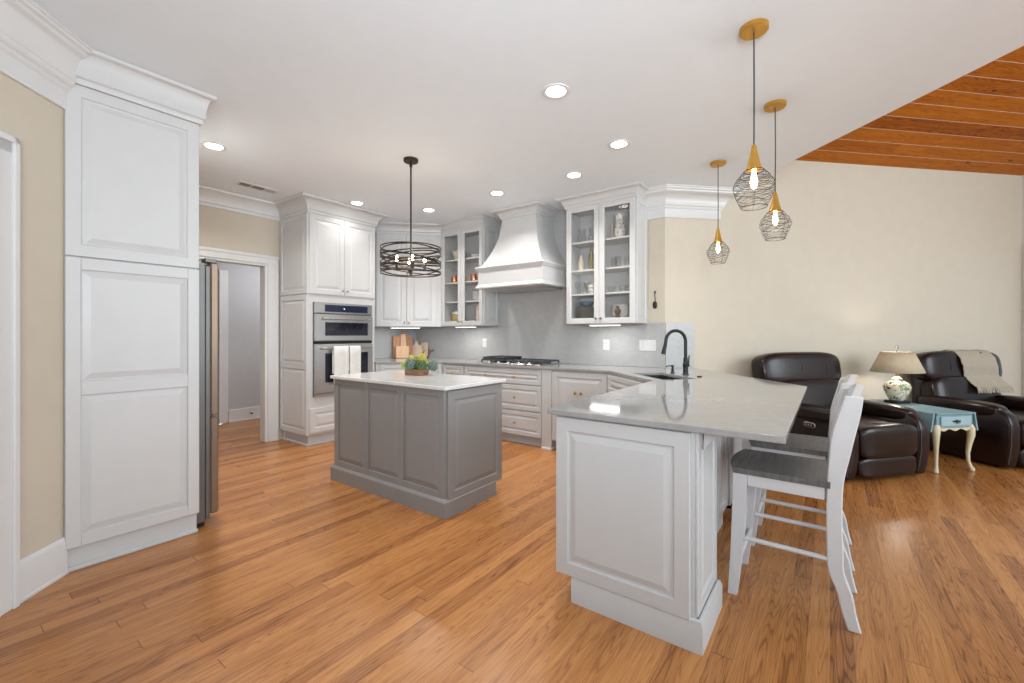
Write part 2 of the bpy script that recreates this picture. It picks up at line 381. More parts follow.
    def build(s, name, mat, parent=None, angle=35, smooth=True, sub=0, solid=0, kind=None):
        me = bpy.data.meshes.new(name); me.from_pydata(s.v, [], s.f); me.update()
        bm = bmesh.new(); bm.from_mesh(me); bmesh.ops.recalc_face_normals(bm, faces=bm.faces); bm.to_mesh(me); bm.free()
        if smooth:
            me.shade_smooth(); me.set_sharp_from_angle(angle=R(6 if s.flat else angle))
        me.materials.append(M[mat] if isinstance(mat, str) else mat)
        o = bpy.data.objects.new(name, me); COL.objects.link(o)
        if parent: o.parent = parent
        if solid:
            md = o.modifiers.new('solid', 'SOLIDIFY'); md.thickness = solid; md.offset = 0
        if sub:
            md = o.modifiers.new('sub', 'SUBSURF'); md.levels = sub; md.render_levels = sub
        if kind: o['kind'] = kind
        return o

def thing(name, label, cat, loc=(0, 0, 0), rotz=0, group=None):
    o = bpy.data.objects.new(name, None); COL.objects.link(o); o.empty_display_size = 0.1
    o.location = loc; o.rotation_euler = (0, 0, R(rotz)); return tag(o, label, cat, group)
def tag(o, label, cat, group=None):
    o['label'] = label; o['category'] = cat
    if group: o['group'] = group
    return o
def struct(name, mb, mat, label=None, **k):
    o = mb.build(name, mat, kind='structure', **k)
    return o
def copy_tree(o, parent=None):
    c = o.copy(); COL.objects.link(c)
    if parent: c.parent = parent
    for ch in list(o.children): copy_tree(ch, c)
    return c
def uvw(u, v, z=0): return ((u+v)*S2, (u-v)*S2, z)
def knob(parent, T, x, z, mat='nickel', r=0.014, y=0):
    MB(T @ Matrix.Translation((x, y, z)) @ Matrix.Rotation(R(90), 4, 'X')).lathe([(.005, 0), (.005, .012), (r*.8, .016), (r, .022), (r*.8, .028), (.002, .031)], n=16).build('knob', mat, parent)
I4 = Matrix.Identity(4)

# crown profiles (out, z) from the wall outwards; z relative to the ceiling
def crown_small(z0, top=CEIL-0.002, proj=0.125):
    h = top-z0
    pr = [(0, z0), (.012, z0), (.016, z0+.012), (.016, z0+.028), (.024, z0+.034)]
    for i in range(9):
        a = i/8.0; pr.append((.028+(proj-.04)*(1-math.cos(a*PI/2)), z0+.038+(h-.062)*math.sin(a*PI/2)))
    pr += [(proj-.004, top-.020), (proj, top-.014), (proj, top), (0, top)]
    return pr
def crown_big(z0, top=CEIL-0.002, proj=0.20):
    h = top-z0
    pr = [(0, z0), (.016, z0), (.022, z0+.012), (.018, z0+.022), (.018, z0+.095), (.026, z0+.10), (.032, z0+.112), (.030, z0+.122), (.042, z0+.128), (.050, z0+.142), (.052, z0+.152)]
    for i in range(9):
        a = i/8.0; pr.append((.056+(proj-.10)*(1-math.cos(a*PI/2)), z0+.155+(h-.215)*math.sin(a*PI/2)))
    pr += [(proj-.030, top-.050), (proj-.028, top-.036), (proj-.012, top-.030), (proj-.010, top-.016), (proj, top-.012), (proj, top), (0, top)]
    return pr

# ================================================================ SETTING
YW, XL = 4.72, -5.40
XC = -1.43                      # where the back wall turns into the angled wall
DV = (YW-XC)*S2                 # distance of the angled wall along -v
UC = (XC+YW)*S2                 # its start along u
UE = 7.06                        # its far end
struct('floor', MB().prism([(-8.2, -3.2), (6.5, -3.2), (6.5, 9.6), (-8.2, 9.6)], -0.05, 0), 'floor')
struct('wall_back', MB().prism([(XL-.12, YW), (XC, YW), (XC-.05, YW+.12), (XL-.12, YW+.12)], 0, CEIL+.05), 'wall')
wr = MB(RZ(45)); wr.box(UC, UE+.1, DV, DV+.12, 0, 3.30); struct('wall_right', wr, 'wall')
# wall with the doorway to the hall
wl = MB(); wl.box(XL-.12, XL, 2.44, YW+.12, 0, CEIL+.05, 0); wl.box(XL-.12, XL, 0.30, 1.50, 0, CEIL+.05, 0); wl.box(XL-.12, XL, 1.50, 2.44, 2.125, CEIL+.05, 0)
struct('wall_left', wl, 'wall')
struct('wall_fridge', MB().box(XL, -3.32, 0.32, 0.435, 0, CEIL+.05), 'wall')
LW = RZ(135, (-3.310, 0.452, 0))     # angled wall beside the fridge cabinet: local -x runs towards the camera side
la = MB(LW); la.box(-.38, 0, 0, .12, 0, CEIL+.05, 0); la.box(-2.2, -1.26, 0, .12, 0, CEIL+.05, 0); la.box(-1.26, -.38, 0, .12, 2.13, CEIL+.05, 0)
struct('wall_front', la, 'wall')
# flat kitchen ceiling, its edge running along X+Y = 4.33
EC = 4.33
struct('ceiling', MB().prism([(XL-.1, -1.6), (-1.0, -3.2), (5.2, -3.2), (5.2, EC-5.2), (EC-5.25, 5.25), (XC-.02, YW+.1), (XL-.1, YW+.1)], CEIL, CEIL+.14), 'ceil')
# pine-boarded vault over the living room (slopes up away from the angled wall)
vt = MB(RZ(45)); n_ = 5
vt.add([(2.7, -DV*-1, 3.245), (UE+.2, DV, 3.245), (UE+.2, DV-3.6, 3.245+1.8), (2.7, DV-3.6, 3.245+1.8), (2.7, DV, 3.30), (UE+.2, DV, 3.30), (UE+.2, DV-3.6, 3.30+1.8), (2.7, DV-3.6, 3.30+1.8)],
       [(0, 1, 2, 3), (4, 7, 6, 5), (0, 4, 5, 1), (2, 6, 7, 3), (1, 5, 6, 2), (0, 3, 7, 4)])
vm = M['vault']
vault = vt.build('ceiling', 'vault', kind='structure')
# re-express the vault in a frame lying in its slope so the boards run along the wall
sl = math.atan(0.5)
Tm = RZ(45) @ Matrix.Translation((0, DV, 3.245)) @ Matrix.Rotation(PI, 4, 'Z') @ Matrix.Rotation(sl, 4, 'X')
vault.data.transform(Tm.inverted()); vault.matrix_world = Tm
# rotate material lookup: boards along local x
struct('wall_upper', MB(RZ(45)).box(EC*S2-.02, EC*S2+.06, DV-7.0, DV, CEIL+.141, 5.0), 'wall')
# end wall of the living room with a window at its near side
we = MB(RZ(45)); we.box(UE, UE+.12, DV-.12, DV, 0, 3.26, 0); we.box(UE, UE+.12, DV-4, DV-2.4, 0, 3.26, 0); we.box(UE, UE+.12, DV-2.4, DV-.12, 0, .35, 0); we.box(UE, UE+.12, DV-2.4, DV-.12, 2.35, 3.26, 0)
struct('wall_end', we, 'trim')
wf = MB(RZ(45) @ Matrix.Translation((UE, 0, 0)) @ Matrix.Rotation(R(-90), 4, 'Z'))
wf.frame(-(DV-.10), -(DV-2.42), .33, 2.37, y=-.03, t=.05, w=.09)
wf.box(-(DV-1.30), -(DV-1.22), .4, 2.3, -.015, .02)
wfo = struct('window_1', wf, 'trim')
gp = MB(RZ(45) @ Matrix.Translation((UE, 0, 0)) @ Matrix.Rotation(R(-90), 4, 'Z')); gp.box(-(DV-.16), -(DV-2.36), .4, 2.3, .03, .036, 0)
gp.build('pane', 'glass', wfo)
# hall beyond the doorway
hl = MB(); hl.box(-7.17, -7.05, .6, 4.9, 0, 2.75); struct('wall_hall', hl, 'hall')
struct('ceiling_hall', MB().box(-7.17, XL-.12, .3, 4.9, 2.6, 2.7), 'ceil')
struct('wall_hall_end', MB().box(-7.05, XL-.12, 3.9, 4.02, 0, 2.6), 'hall')
struct('wall_hall_start', MB().box(-7.05, XL-.12, .5, .62, 0, 2.6), 'hall')
hb = MB(); hb.box(-7.05, -7.03, 2.63, 3.9, 0, .18, .004); hb.box(-7.05, -7.015, 2.63, 3.9, 0, .02, .004); struct('baseboard_hall', hb, 'trim')
hc = MB(); hc.box(-7.05, -7.02, 2.50, 2.62, 0, 2.2, .006); hc.box(-7.05, -7.01, 2.50, 2.53, 0, 2.2, .006); struct('trim_hall', hc, 'trim')
ds_ = thing('door_stop', 'small dark door stop on the white hall baseboard seen through the doorway', 'door stop', (-7.03, 2.915, .10), 0)
MB().tube([(.0, 0, 0), (.055, 0, 0)], .006, 8).build('rod', 'black', ds_); MB().tube([(.050, 0, 0), (.075, 0, 0)], .013, 10).build('tip', 'black', ds_)
# doorway casing
dc = MB()
dc.box(XL-.13, XL+.001, 2.405, 2.44, 0, 2.125, .002); dc.box(XL-.13, XL+.001, 1.50, 1.535, 0, 2.125, .002); dc.box(XL-.13, XL+.001, 1.535, 2.405, 2.09, 2.125, .002)
for y0, y1 in ((2.43, 2.55), (1.39, 1.51)):
    dc.box(XL, XL+.022, y0, y1, 0, 2.115, .003)
    dc.box(XL, XL+.032, (y1-.03 if y1 > 2 else y0), (y1 if y1 > 2 else y0+.03), 0, 2.115, .004)
dc.box(XL, XL+.022, 1.39, 2.55, 2.115, 2.205, .003); dc.box(XL, XL+.034, 1.38, 2.56, 2.18, 2.215, .006)
struct('trim_1', dc, 'trim')
# casing and door on the angled wall at the left edge
tc = MB(LW)
tc.box(-.378, -.283, -.022, 0, 0, 2.19, .003); tc.box(-.313, -.283, -.034, 0, 0, 2.205, .004); tc.box(-.378, -.365, -.028, 0, 0, 2.13, .004)
tc.box(-1.35, -.283, -.022, 0, 2.125, 2.19, .003); tc.box(-1.35, -.283, -.034, 0, 2.175, 2.205, .004); tc.box(-1.35, -1.255, -.022, 0, 0, 2.19, .003)
tc.box(-.38, -.365, 0, .12, 0, 2.13); tc.box(-1.275, -1.26, 0, .12, 0, 2.13)
struct('trim_2', tc, 'trim')
d1 = MB(LW); d1.panel(-1.255, -.387, .01, 1.0, .006, .035, .11); d1.panel(-1.255, -.387, 1.0, 2.12, .006, .035, .11)
do = struct('door_1', d1, 'trim')
for z in (.36, 1.12, 1.88):
    h_ = MB(LW); h_.box(-.405, -.387, -.012, .004, z-.05, z+.05, .001); h_.tube([LW.inverted() @ (LW @ Vector((-.386, -.014, z-.055))), Vector((-.386, -.014, z+.055))], .006, 8); h_.build('hinge', 'black', do)
# baseboards
bp = [(0, .001), (.020, .001), (.020, .016), (.016, .020), (.016, .175), (.012, .188), (.006, .20), (0, .20)]
def wl2(x, y): q = LW @ Vector((x, y, 0)); return (q.x, q.y)
struct('baseboard_left', MB().sweep([wl2(-.283, 0), wl2(-.003, 0)], bp), 'trim')
struct('baseboard_right', MB().sweep([uvw(UE, -DV)[:2], uvw(3.0, -DV)[:2]][::-1], bp), 'trim')
struct('wall_rear', MB().box(-6.0, 6.5, -2.75, -2.6, 0, 5.0), 'wall')
# crowns
struct('trim_3', MB().sweep([wl2(-2.2, 0), wl2(-.003, 0)], crown_big(2.485, proj=.135)), 'trim')
struct('trim_4', MB().sweep([(XL, .45), (XL, 2.585)], crown_small(2.66, proj=.15)), 'trim')
cr_end = [tuple((RZ(45) @ Vector((EC*S2-.11, DV+d_, 0))).xy) for d_ in (0, .03)]
struct('trim_5', MB().sweep([(-1.615, YW), (XC, YW), cr_end[0], cr_end[1]], crown_big(2.535)), 'trim')

# ================================================================ TALL FRIDGE CABINET + FRIDGE (left)
PX, PY0, PY1 = -3.29, 0.450, 1.060
fc = thing('refrigerator_cabinet', 'tall white cabinet with raised side panels at the left, enclosing the refrigerator', 'cabinet', (PX, PY0, 0), 90)
MB().box(.004, PY1-PY0-.004, .022, .05, .115, 2.70).box(.01, PY1-PY0-.01, .96, 1.0, .0, 2.70).box(.0, .03, .05, .96, 0, 2.70).box(.03, PY1-PY0-.01, .05, .96, 1.86, 2.70).build('body', 'white', fc)
MB().panel(0, PY1-PY0, 1.708, 2.64, 0, .022, .062, .03).build('upper_panel', 'white', fc)
lp = MB(); W_ = PY1-PY0
lp.box(0, W_, .010, .022, .13, 1.70, .001)
lp.box(0, .062, -.004, .010, .13, 1.70, .003).box(W_-.062, W_, -.004, .010, .13, 1.70, .003)
lp.box(.062, W_-.062, -.004, .010, .13, .195, .003).box(.062, W_-.062, -.004, .010, 1.635, 1.70, .003).box(.062, W_-.062, -.004, .010, .95, 1.03, .003)
lp.inset(.062, W_-.062, .195, .95, .010, .032); lp.inset(.062, W_-.062, 1.03, 1.635, .010, .032)
lp.build('lower_panel', 'white', fc)
MB().box(0, W_-.004, .03, .05, 0, .128, .002).box(-.004, W_, .012, .03, 0, .022, .004).build('toe_kick', 'white', fc)
MB().sweep([(0, 0.0), (W_, 0), (W_, .9)], crown_small(2.64, proj=.075)).build('crown_moulding', 'white', fc)
fr = thing('refrigerator', 'stainless refrigerator seen edge-on beside the tall white cabinet', 'refrigerator', (-3.80, 0.52, 0), 180)
fr_b = MB().box(-.44, .44, -.60, -.05, .03, 1.76, .006).box(-.44, .44, -.625, -.60, .05, 1.74, .002).build('body', 'steeld', fr)
for nm, a, b in (('door', -.445, -.002), ('door', .002, .445)):
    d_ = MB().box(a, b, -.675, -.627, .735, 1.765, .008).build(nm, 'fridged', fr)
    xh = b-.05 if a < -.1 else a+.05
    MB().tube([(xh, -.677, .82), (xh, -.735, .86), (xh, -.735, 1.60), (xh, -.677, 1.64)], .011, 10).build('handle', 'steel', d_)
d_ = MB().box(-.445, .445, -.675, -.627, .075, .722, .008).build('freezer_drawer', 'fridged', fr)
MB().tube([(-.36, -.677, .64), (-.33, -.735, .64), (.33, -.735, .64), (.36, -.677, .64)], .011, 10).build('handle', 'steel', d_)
for hx in (-.43, .36): MB().box(hx, hx+.07, -.67, -.60, 1.766, 1.795, .004).build('hinge_cover', 'steeld', fr)
MB().box(-.42, .42, -.60, -.1, 0, .03).build('base_grille', 'black', fr)

# ================================================================ OVEN TOWER
OW = .885
ot = thing('oven_cabinet', 'tall white oven cabinet beside the hall doorway', 'cabinet', (-4.76, 2.585, 0), 90)
b = MB()
b.box(0, .055, .0, .02, .13, 2.70).box(OW-.055, OW, 0, .02, .13, 2.70).box(.055, OW-.055, 0, .02, .43, .558).box(.055, OW-.055, 0, .02, 1.652, 2.70)
b.box(.0, .02, .02, .63, .13, 2.70).box(OW-.02, OW, .02, .63, 0, 2.70).box(.02, OW-.02, .60, .63, 0, 2.70).box(.02, OW-.02, .02, .6, .43, .45).box(.02, OW-.02, .02, .6, 1.66, 1.68).box(.02, OW-.02, .02, .6, 2.68, 2.70).box(.055, OW-.055, 0, .02, .13, .16)
b.build('body', 'white', ot)
SIDE = RZ(-90)            # the side facing the room entrance (local -x)
for z0, z1, nm in ((1.745, 2.66, 'upper_side_panel'),):
    MB(SIDE).panel(-.625, -.003, z0, z1, -.016, .016, .05, .03).build(nm, 'white', ot)
sp = MB(SIDE); sp.box(-.625, -.003, -.008, 0, .13, 1.735, .001)
sp.box(-.625, -.575, -.020, -.008, .13, 1.735).box(-.053, -.003, -.020, -.008, .13, 1.735).box(-.575, -.053, -.020, -.008, .13, .19).box(-.575, -.053, -.020, -.008, .88, .95).box(-.575, -.053, -.020, -.008, 1.675, 1.735)
sp.inset(-.575, -.053, .19, .88, -.008, .03); sp.inset(-.575, -.053, .95, 1.675, -.008, .03)
sp.build('lower_side_panel', 'white', ot)
for x0, x1, kx in ((.006, OW/2-.002, OW/2-.03), (OW/2+.002, OW-.006, OW/2+.03)):
    d_ = MB().panel(x0, x1, 1.745, 2.66, -.02, .02, .058, .03).build('door', 'white', ot); knob(d_, I4, kx, 1.80, y=-.02)
d_ = MB().panel(.01, OW-.01, .155, .435, -.02, .02, .055, .03).build('drawer', 'white', ot)
MB().box(.03, OW, .06, .075, 0, .13).box(.03, .045, .075, .63, 0, .13).box(.012, OW, .046, .06, 0, .022, .004).box(.012, .03, .06, .63, 0, .022, .004).build('toe_kick', 'white', ot)
MB().sweep([(0, .63), (0, 0), (OW, 0), (OW, .32)], crown_small(2.665, proj=.14)).build('crown_moulding', 'white', ot)

# wall oven (microwave above, oven below)
wo = thing('wall_oven', 'stainless double wall oven with dark glass windows in the tall cabinet', 'oven', (-4.76, 2.585, .56), 90)
MB().box(.06, OW-.06, -.012, .50, .005, 1.086, .002).build('body', 'steeld', wo)
MB().box(.055, OW-.055, -.030, -.0125, .0, .035, .003).build('bottom_trim', 'steel', wo)
cp = MB().box(.055, OW-.055, -.035, -.0125, .968, 1.086, .004).build('control_panel', 'steel', wo)
MB().box(.18, OW-.13, -.038, -.0355, .985, 1.068, .001).build('display', 'display', cp)
dg = MB().box(.42, .435, -.0395, -.0385, 1.02, 1.032, 0); 
dg.build('display_digits', emis('display_glow', (.7, .85, 1), 1.2), cp)
md = MB().box(.055, OW-.055, -.040, -.0125, .645, .955, .005).build('microwave_door', 'steel', wo)
MB().box(.18, OW-.13, -.043, -.0405, .705, .862, .001).build('window', 'blackglass', md)
MB().tube([(.14, -.041, .905), (.14, -.082, .905), (OW-.11, -.082, .905), (OW-.11, -.041, .905)], .013, 10).build('handle', 'steel', md)
MB().box(.055, OW-.055, -.022, -.0125, .612, .640, .001).build('vent_strip', 'black', wo)
od = MB().box(.055, OW-.055, -.042, -.0125, .042, .606, .005).build('oven_door', 'steel', wo)
MB().box(.18, OW-.13, -.045, -.0425, .16, .50, .001).build('window', 'blackglass', od)
MB().tube([(.12, -.043, .56), (.12, -.090, .56), (OW-.11, -.090, .56), (OW-.11, -.043, .56)], .013, 10).build('handle', 'steel', od)
# towels over the oven handle
def towel(y0, y1, zb, label):
    def fn(a, bq):
        x = y0+(y1-y0)*a; wob = .004*math.sin(a*9+bq*3)
        L = bq*2-1
        if bq < .5: return (x, -.109+wob-(.002*math.sin(a*14)), 1.12+.0-(.5-bq)*2*(1.12-zb))
        return (x, -.073+wob*.3, 1.12-(bq-.5)*2*(1.12-zb-.12))
    def fn2(a, bq):
        if .44 < bq < .56:
            th = (bq-.44)/.12*PI; return (y0+(y1-y0)*a, -.090-.0195*math.cos(th), 1.12+.0195*math.sin(th))
        return fn(a, bq)
    o = MB().grid(fn2, 10, 40).build('kitchen_towel', 'towel', solid=.006, angle=80)
    o.location = (-4.76, 2.585, 0); o.rotation_euler = (0, 0, R(90))
    return tag(o, label, 'towel', 'white towels on the oven handle')
towel(.250, .440, .70, 'white kitchen towel on the oven handle, the left one')
towel(.455, .605, .72, 'white kitchen towel on the oven handle, the right one')

# ================================================================ UPPER CORNER CABINET (two panelled doors)
A0 = (-5.12, 3.74); CW = .65*math.sqrt(2)
cc = thing('corner_wall_cabinet', 'white corner wall cabinet with two solid doors behind the drum pendant', 'cabinet', (A0[0], A0[1], 1.39), 45)
MB(RZ(-45)).prism([(0, 0), (.65, .65), (.65, .965), (-.265, .965), (-.265, -.26), (0, -.26)], 0, 1.31).build('body', 'white', cc)
for x0, x1, kx in ((.02, .430, .402), (.435, .845, .463)):
    d_ = MB().panel(x0, x1, .0, 1.295, -.022, .021, .07, .03).build('door', 'white', cc); knob(d_, I4, kx, .055, y=-.022)
MB(RZ(-45)).sweep([(0, -.26), (0, 0), (.65, .65), (.73, .65)], [(o, z-1.39) for o, z in crown_small(2.69, proj=.12)]).build('crown_moulding', 'white', cc)

# ================================================================ GLASS CABINETS
def glass_cabinet(name, label, x0, x1, panel_right, crown_path):
    W = x1-x0; D = YW-4.39; H = 1.315
    g = thing(name, label, 'cabinet', (x0, 4.39, 1.40), 0)
    b = MB(); b.box(0, .018, .0, D-.012, 0, H+.02).box(W-.018, W, .0, D-.012, 0, H+.02).box(.018, W-.018, .0, D-.012, .04, .06).box(.018, W-.018, 0, D-.012, H-.02, H+.02).box(.018, W-.018, D-.024, D-.012, 0, H)
    b.box(.018, W-.018, 0, .018, 0, .04)
    b.build('body', 'white', g)
    for z in (.33, .60, .92):
        MB().box(.02, W-.02, .025, D-.026, z-.011, z+.009, .002).build('shelf', 'white', g)
    for a, c, kx in ((.004, W/2-.002, W/2-.028), (W/2+.002, W-.004, W/2+.028)):
        d_ = MB().frame(a, c, .0, H, -.022, .020, .06).build('door', 'white', g)
        MB().box(a+.055, c-.055, -.010, -.006, .055, H-.055, 0).build('pane', 'glass', d_); knob(d_, I4, kx, .055, y=-.022)
    if panel_right:
        MB(RZ(90, (W, 0, 0))).panel(.0, D-.014, .0, H, -.014, .014, .05, .03).build('side_panel', 'white', g)
    MB().sweep([(x-x0, y-4.39) for x, y in crown_path], [(o, z-1.40) for o, z in crown_small(2.712, proj=.09)]).build('crown_moulding', 'white', g)
    return g
GLx0, GLx1, GRx0, GRx1 = -4.465, -3.695, -2.440, -1.625
glass_cabinet('glass_door_cabinet', 'white glass-door wall cabinet left of the range hood', GLx0, GLx1, True, [(GLx0+.06, 4.37), (GLx1, 4.37), (GLx1, YW-.001)])
glass_cabinet('glass_door_cabinet', 'white glass-door wall cabinet right of the range hood', GRx0, GRx1, True, [(GRx0, YW-.001), (GRx0, 4.37), (GRx1, 4.37), (GRx1, YW-.001)])

# ---- dishes behind the glass
def dish(name, prof, x, y, z, mat, label, cat, group=None, n=20, extra=None):
    if mat == 'cglass':      # clear pieces: outer wall with a rim and a base, open at the top
        k = max(range(len(prof)), key=lambda i: prof[i][1]); prof = [(.001, prof[0][1])]+prof[:k+1]
        mb = MB().lathe(prof, n=n); mb.f = mb.f[:-1]
    else: mb = MB().lathe(prof, n=n)
    o = mb.build(name, mat, angle=50); o.location = (x, y, z)
    if extra: extra(o)
    return tag(o, label, cat, group)
def bowlp(r, h, t=.004): return [(r*.45, 0), (r*.5, .006), (r*.85, h*.55), (r, h), (r-t, h), (r*.82, h*.55), (r*.4, .010)]
def tumbler(r, h): return [(r*.85, 0), (r, h), (r-.003, h), (r*.82, .008)]
def goblet(r, h): return [(r*.8, 0), (r*.8, .004), (.006, .010), (.005, h*.42), (r*.6, h*.5), (r, h*.72), (r*.9, h), (r*.87, h), (r*.95, h*.72), (r*.55, h*.53), (.003, h*.48)]
zR = [1.40+.061, 1.40+.340, 1.40+.610, 1.40+.930]
YC = 4.55
for k in range(9):
    dish('plate', [(.05, 0), (.06, .004), (.125, .012), (.127, .014), (.06, .008)], GRx0+.175, YC, zR[0]+.0145*k, 'plated', 'grey-green plate in the stack on the bottom shelf of the right glass cabinet', 'plate', 'stacked grey-green plates')
dish('bowl', bowlp(.095, .055), GRx0+.175, YC, zR[0]+.1415, 'tealc', 'dark teal bowl on top of the grey-green plates', 'bowl')
for k in range(5):
    dish('bowl', bowlp(.105, .055), GRx0+.58, YC+.01, zR[0]+.022*k, 'plate', 'white bowl in the stack behind the carved brown ornament', 'bowl', 'stacked white bowls, right cabinet')
dish('carved_ornament', [(.022, 0), (.03, .01), (.018, .03), (.035, .06), (.03, .085), (.014, .10), (.02, .115), (.003, .13)], GRx0+.60, YC-.125, zR[0], 'browno', 'small carved brown ornament in front of white bowls in the right glass cabinet', 'ornament')
for k, (dx, dy) in enumerate(((.08, -.05), (.15, .05), (.20, -.06), (.26, .04))):
    dish('goblet', goblet(.036, .15), GRx0+dx, YC+dy, zR[1], 'cglass', 'clear stemmed goblet on the second shelf of the right glass cabinet', 'glass', 'clear goblets')
for k, (dx, dy) in enumerate(((.49, -.03), (.60, .02), (.70, -.03))):
    dish('glass_dish', bowlp(.052, .075), GRx0+dx, YC+dy, zR[1], 'cglass', ['clear glass dish nearest the cabinet centre beside the goblets', 'clear glass dish, middle one of three in the right cabinet', 'clear glass dish nearest the right side of its cabinet'][k], 'dish', 'clear glass dishes')
dish('bottle', [(.034, 0), (.036, .01), (.036, .10), (.022, .15), (.018, .17), (.02, .185), (.003, .19)], GRx0+.11, YC-.02, zR[2], 'creamc', 'cream bottle on third shelf of right glass cabinet', 'bottle')
dish('bottle', [(.030, 0), (.032, .01), (.032, .17), (.014, .21), (.013, .25), (.016, .255), (.003, .258)], GRx0+.245, YC-.03, zR[2], 'olive', 'tall olive brown bottle beside the cream bottle', 'bottle')
for k in range(4):
    dish('tumbler', tumbler(.034, .13), GRx0+.49+.075*k, YC+(-.03 if k % 2 else .04), zR[2], 'cglass', 'clear tall tumbler on the third shelf of the right glass cabinet', 'glass', 'clear tumblers')
for k in range(2):
    dish('glass_pitcher', [(.05, 0), (.055, .06), (.04, .11), (.05, .18), (.047, .18), (.037, .11), (.05, .06), (.04, .01)], GRx0+.11+.13*k, YC+.02*k, zR[3], 'cglass', ['clear glass pitcher on the top shelf, nearer the hood', 'clear glass pitcher on the top shelf, nearer the cabinet centre'][k], 'pitcher', 'clear pitchers')
dish('vase', [(.045, 0), (.05, .01), (.068, .05), (.07, .09), (.062, .135), (.05, .165), (.052, .20), (.066, .26), (.062, .262), (.045, .20), (.045, .16)], GRx0+.59, YC-.03, zR[3], 'vase', 'tall black and white speckled vase on top shelf of right glass cabinet', 'vase')
dish('candlestick', [(.035, 0), (.035, .01), (.010, .03), (.014, .09), (.009, .13), (.024, .15), (.02, .19), (.003, .19)], GRx0+.47, YC+.03, zR[3], 'creamc', 'cream candlestick left of the speckled vase', 'candlestick')
# left glass cabinet
jr = dish('canister', [(.055, 0), (.06, .01), (.06, .10), (.056, .105)], GLx0+.16, YC-.03, zR[0], 'pasta', 'glass canister of dry pasta with white lid in the left glass cabinet', 'canister')
MB().lathe([(.062, .105), (.064, .107), (.064, .135), (.02, .14), (.018, .155), (.003, .158)], n=20).build('lid', 'plate', jr)
dish('crock', [(.07, 0), (.075, .008), (.075, .20), (.07, .207), (.065, .207), (.065, .02)], GLx0+.60, YC, zR[0], 'creamc', 'tall cream cylinder crock on the bottom shelf of the left glass cabinet', 'crock')
for k in range(3):
    dish('bowl', bowlp(.095, .06), GLx0+.55, YC, zR[1]+.034*k, 'plate', 'white bowl in the stack above the cream crock', 'bowl', 'stacked white bowls, left cabinet')
dish('carved_ornament', [(.03, 0), (.03, .012), (.008, .03), (.016, .08), (.026, .13), (.010, .19), (.003, .20)], GLx0+.25, YC-.05, zR[1], 'w1', 'slim reddish wooden carved ornament below copper mugs', 'ornament')
cupp = [(.038, 0), (.044, .012), (.046, .05), (.042, .10), (.040, .10), (.043, .05), (.035, .008)]
def mug_handle(o): MB().tube([(.044, 0, .085), (.068, 0, .08), (.074, 0, .055), (.066, 0, .03), (.045, 0, .024)], .005, 8).build('handle', 'copper', o)
for k, (dx, dy) in enumerate(((.13, -.04), (.23, .02), (.48, -.02))):
    dish('copper_mug', cupp, GLx0+dx, YC+dy, zR[2], 'copper', ['copper mug at the far left of its shelf', 'copper mug second from the left on its shelf', 'copper mug behind the right-hand glass door'][k], 'mug', 'copper mugs', extra=mug_handle)
dish('tumbler', tumbler(.03, .09), GLx0+.57, YC, zR[2], 'cglass', 'clear tumbler beside the copper mug behind the right-hand glass door', 'glass')
dish('bowl', bowlp(.115, .13), GLx0+.19, YC, zR[3], 'creamc', 'large cream bowl on the top shelf of the left glass cabinet', 'bowl')
dish('bowl', bowlp(.075, .055), GLx0+.50, YC, zR[3], 'plate', 'smaller white bowl on top shelf of the left glass cabinet', 'bowl')

# ================================================================ RANGE HOOD
HX = -3.075
rh = thing('range_hood', 'white flared wooden range hood above the cooktop', 'range hood', (HX, YW, 0))
prof = []
ys, yt = -.62+.03, -.40
rings = []
for i in range(13):
    a = i/12.0; z = 2.115+.61*a
    k = (1-a)**1.9
    hw = .255+(.455-.255)*k; yf = -(.40+(.58-.40)*k)
    rings.append([(-hw, -.013, z), (-hw, yf, z), (hw, yf, z), (hw, -.013, z)])
MB().loops([r[::-1] for r in rings]).build('flared_body', 'white', rh, angle=25)
MB().box(-.475, .475, -.605, -.013, 1.865, 2.085, .003).box(-.435, .435, -.56, -.05, 1.845, 1.865).build('apron', 'white', rh)
up_ = [(0, 2.06), (.010, 2.062), (.014, 2.078), (.026, 2.090), (.030, 2.104), (.024, 2.114), (.004, 2.12), (-.03, 2.12), (-.03, 2.06)]
MB().sweep([(-.475, -.013), (-.475, -.605), (.475, -.605), (.475, -.013)], up_).build('upper_moulding', 'white', rh)
lo_ = [(-.02, 1.848), (.026, 1.848), (.028, 1.862), (.016, 1.872), (.010, 1.888), (.0, 1.896), (-.02, 1.896)]
MB().sweep([(-.475, -.013), (-.475, -.605), (.475, -.605), (.475, -.013)], lo_).build('lower_moulding', 'white', rh)
MB().sweep([(-.255, -.013), (-.255, -.40), (.255, -.40), (.255, -.013)], crown_small(2.722, proj=.11)).build('crown_moulding', 'white', rh)
MB().box(-.42, .42, -.55, -.06, 1.832, 1.846).build('vent_insert', 'steel', rh)
MB().box(-.255, .255, -.398, -.014, 2.726, CEIL-.003, .0).build('neck', 'white', rh)

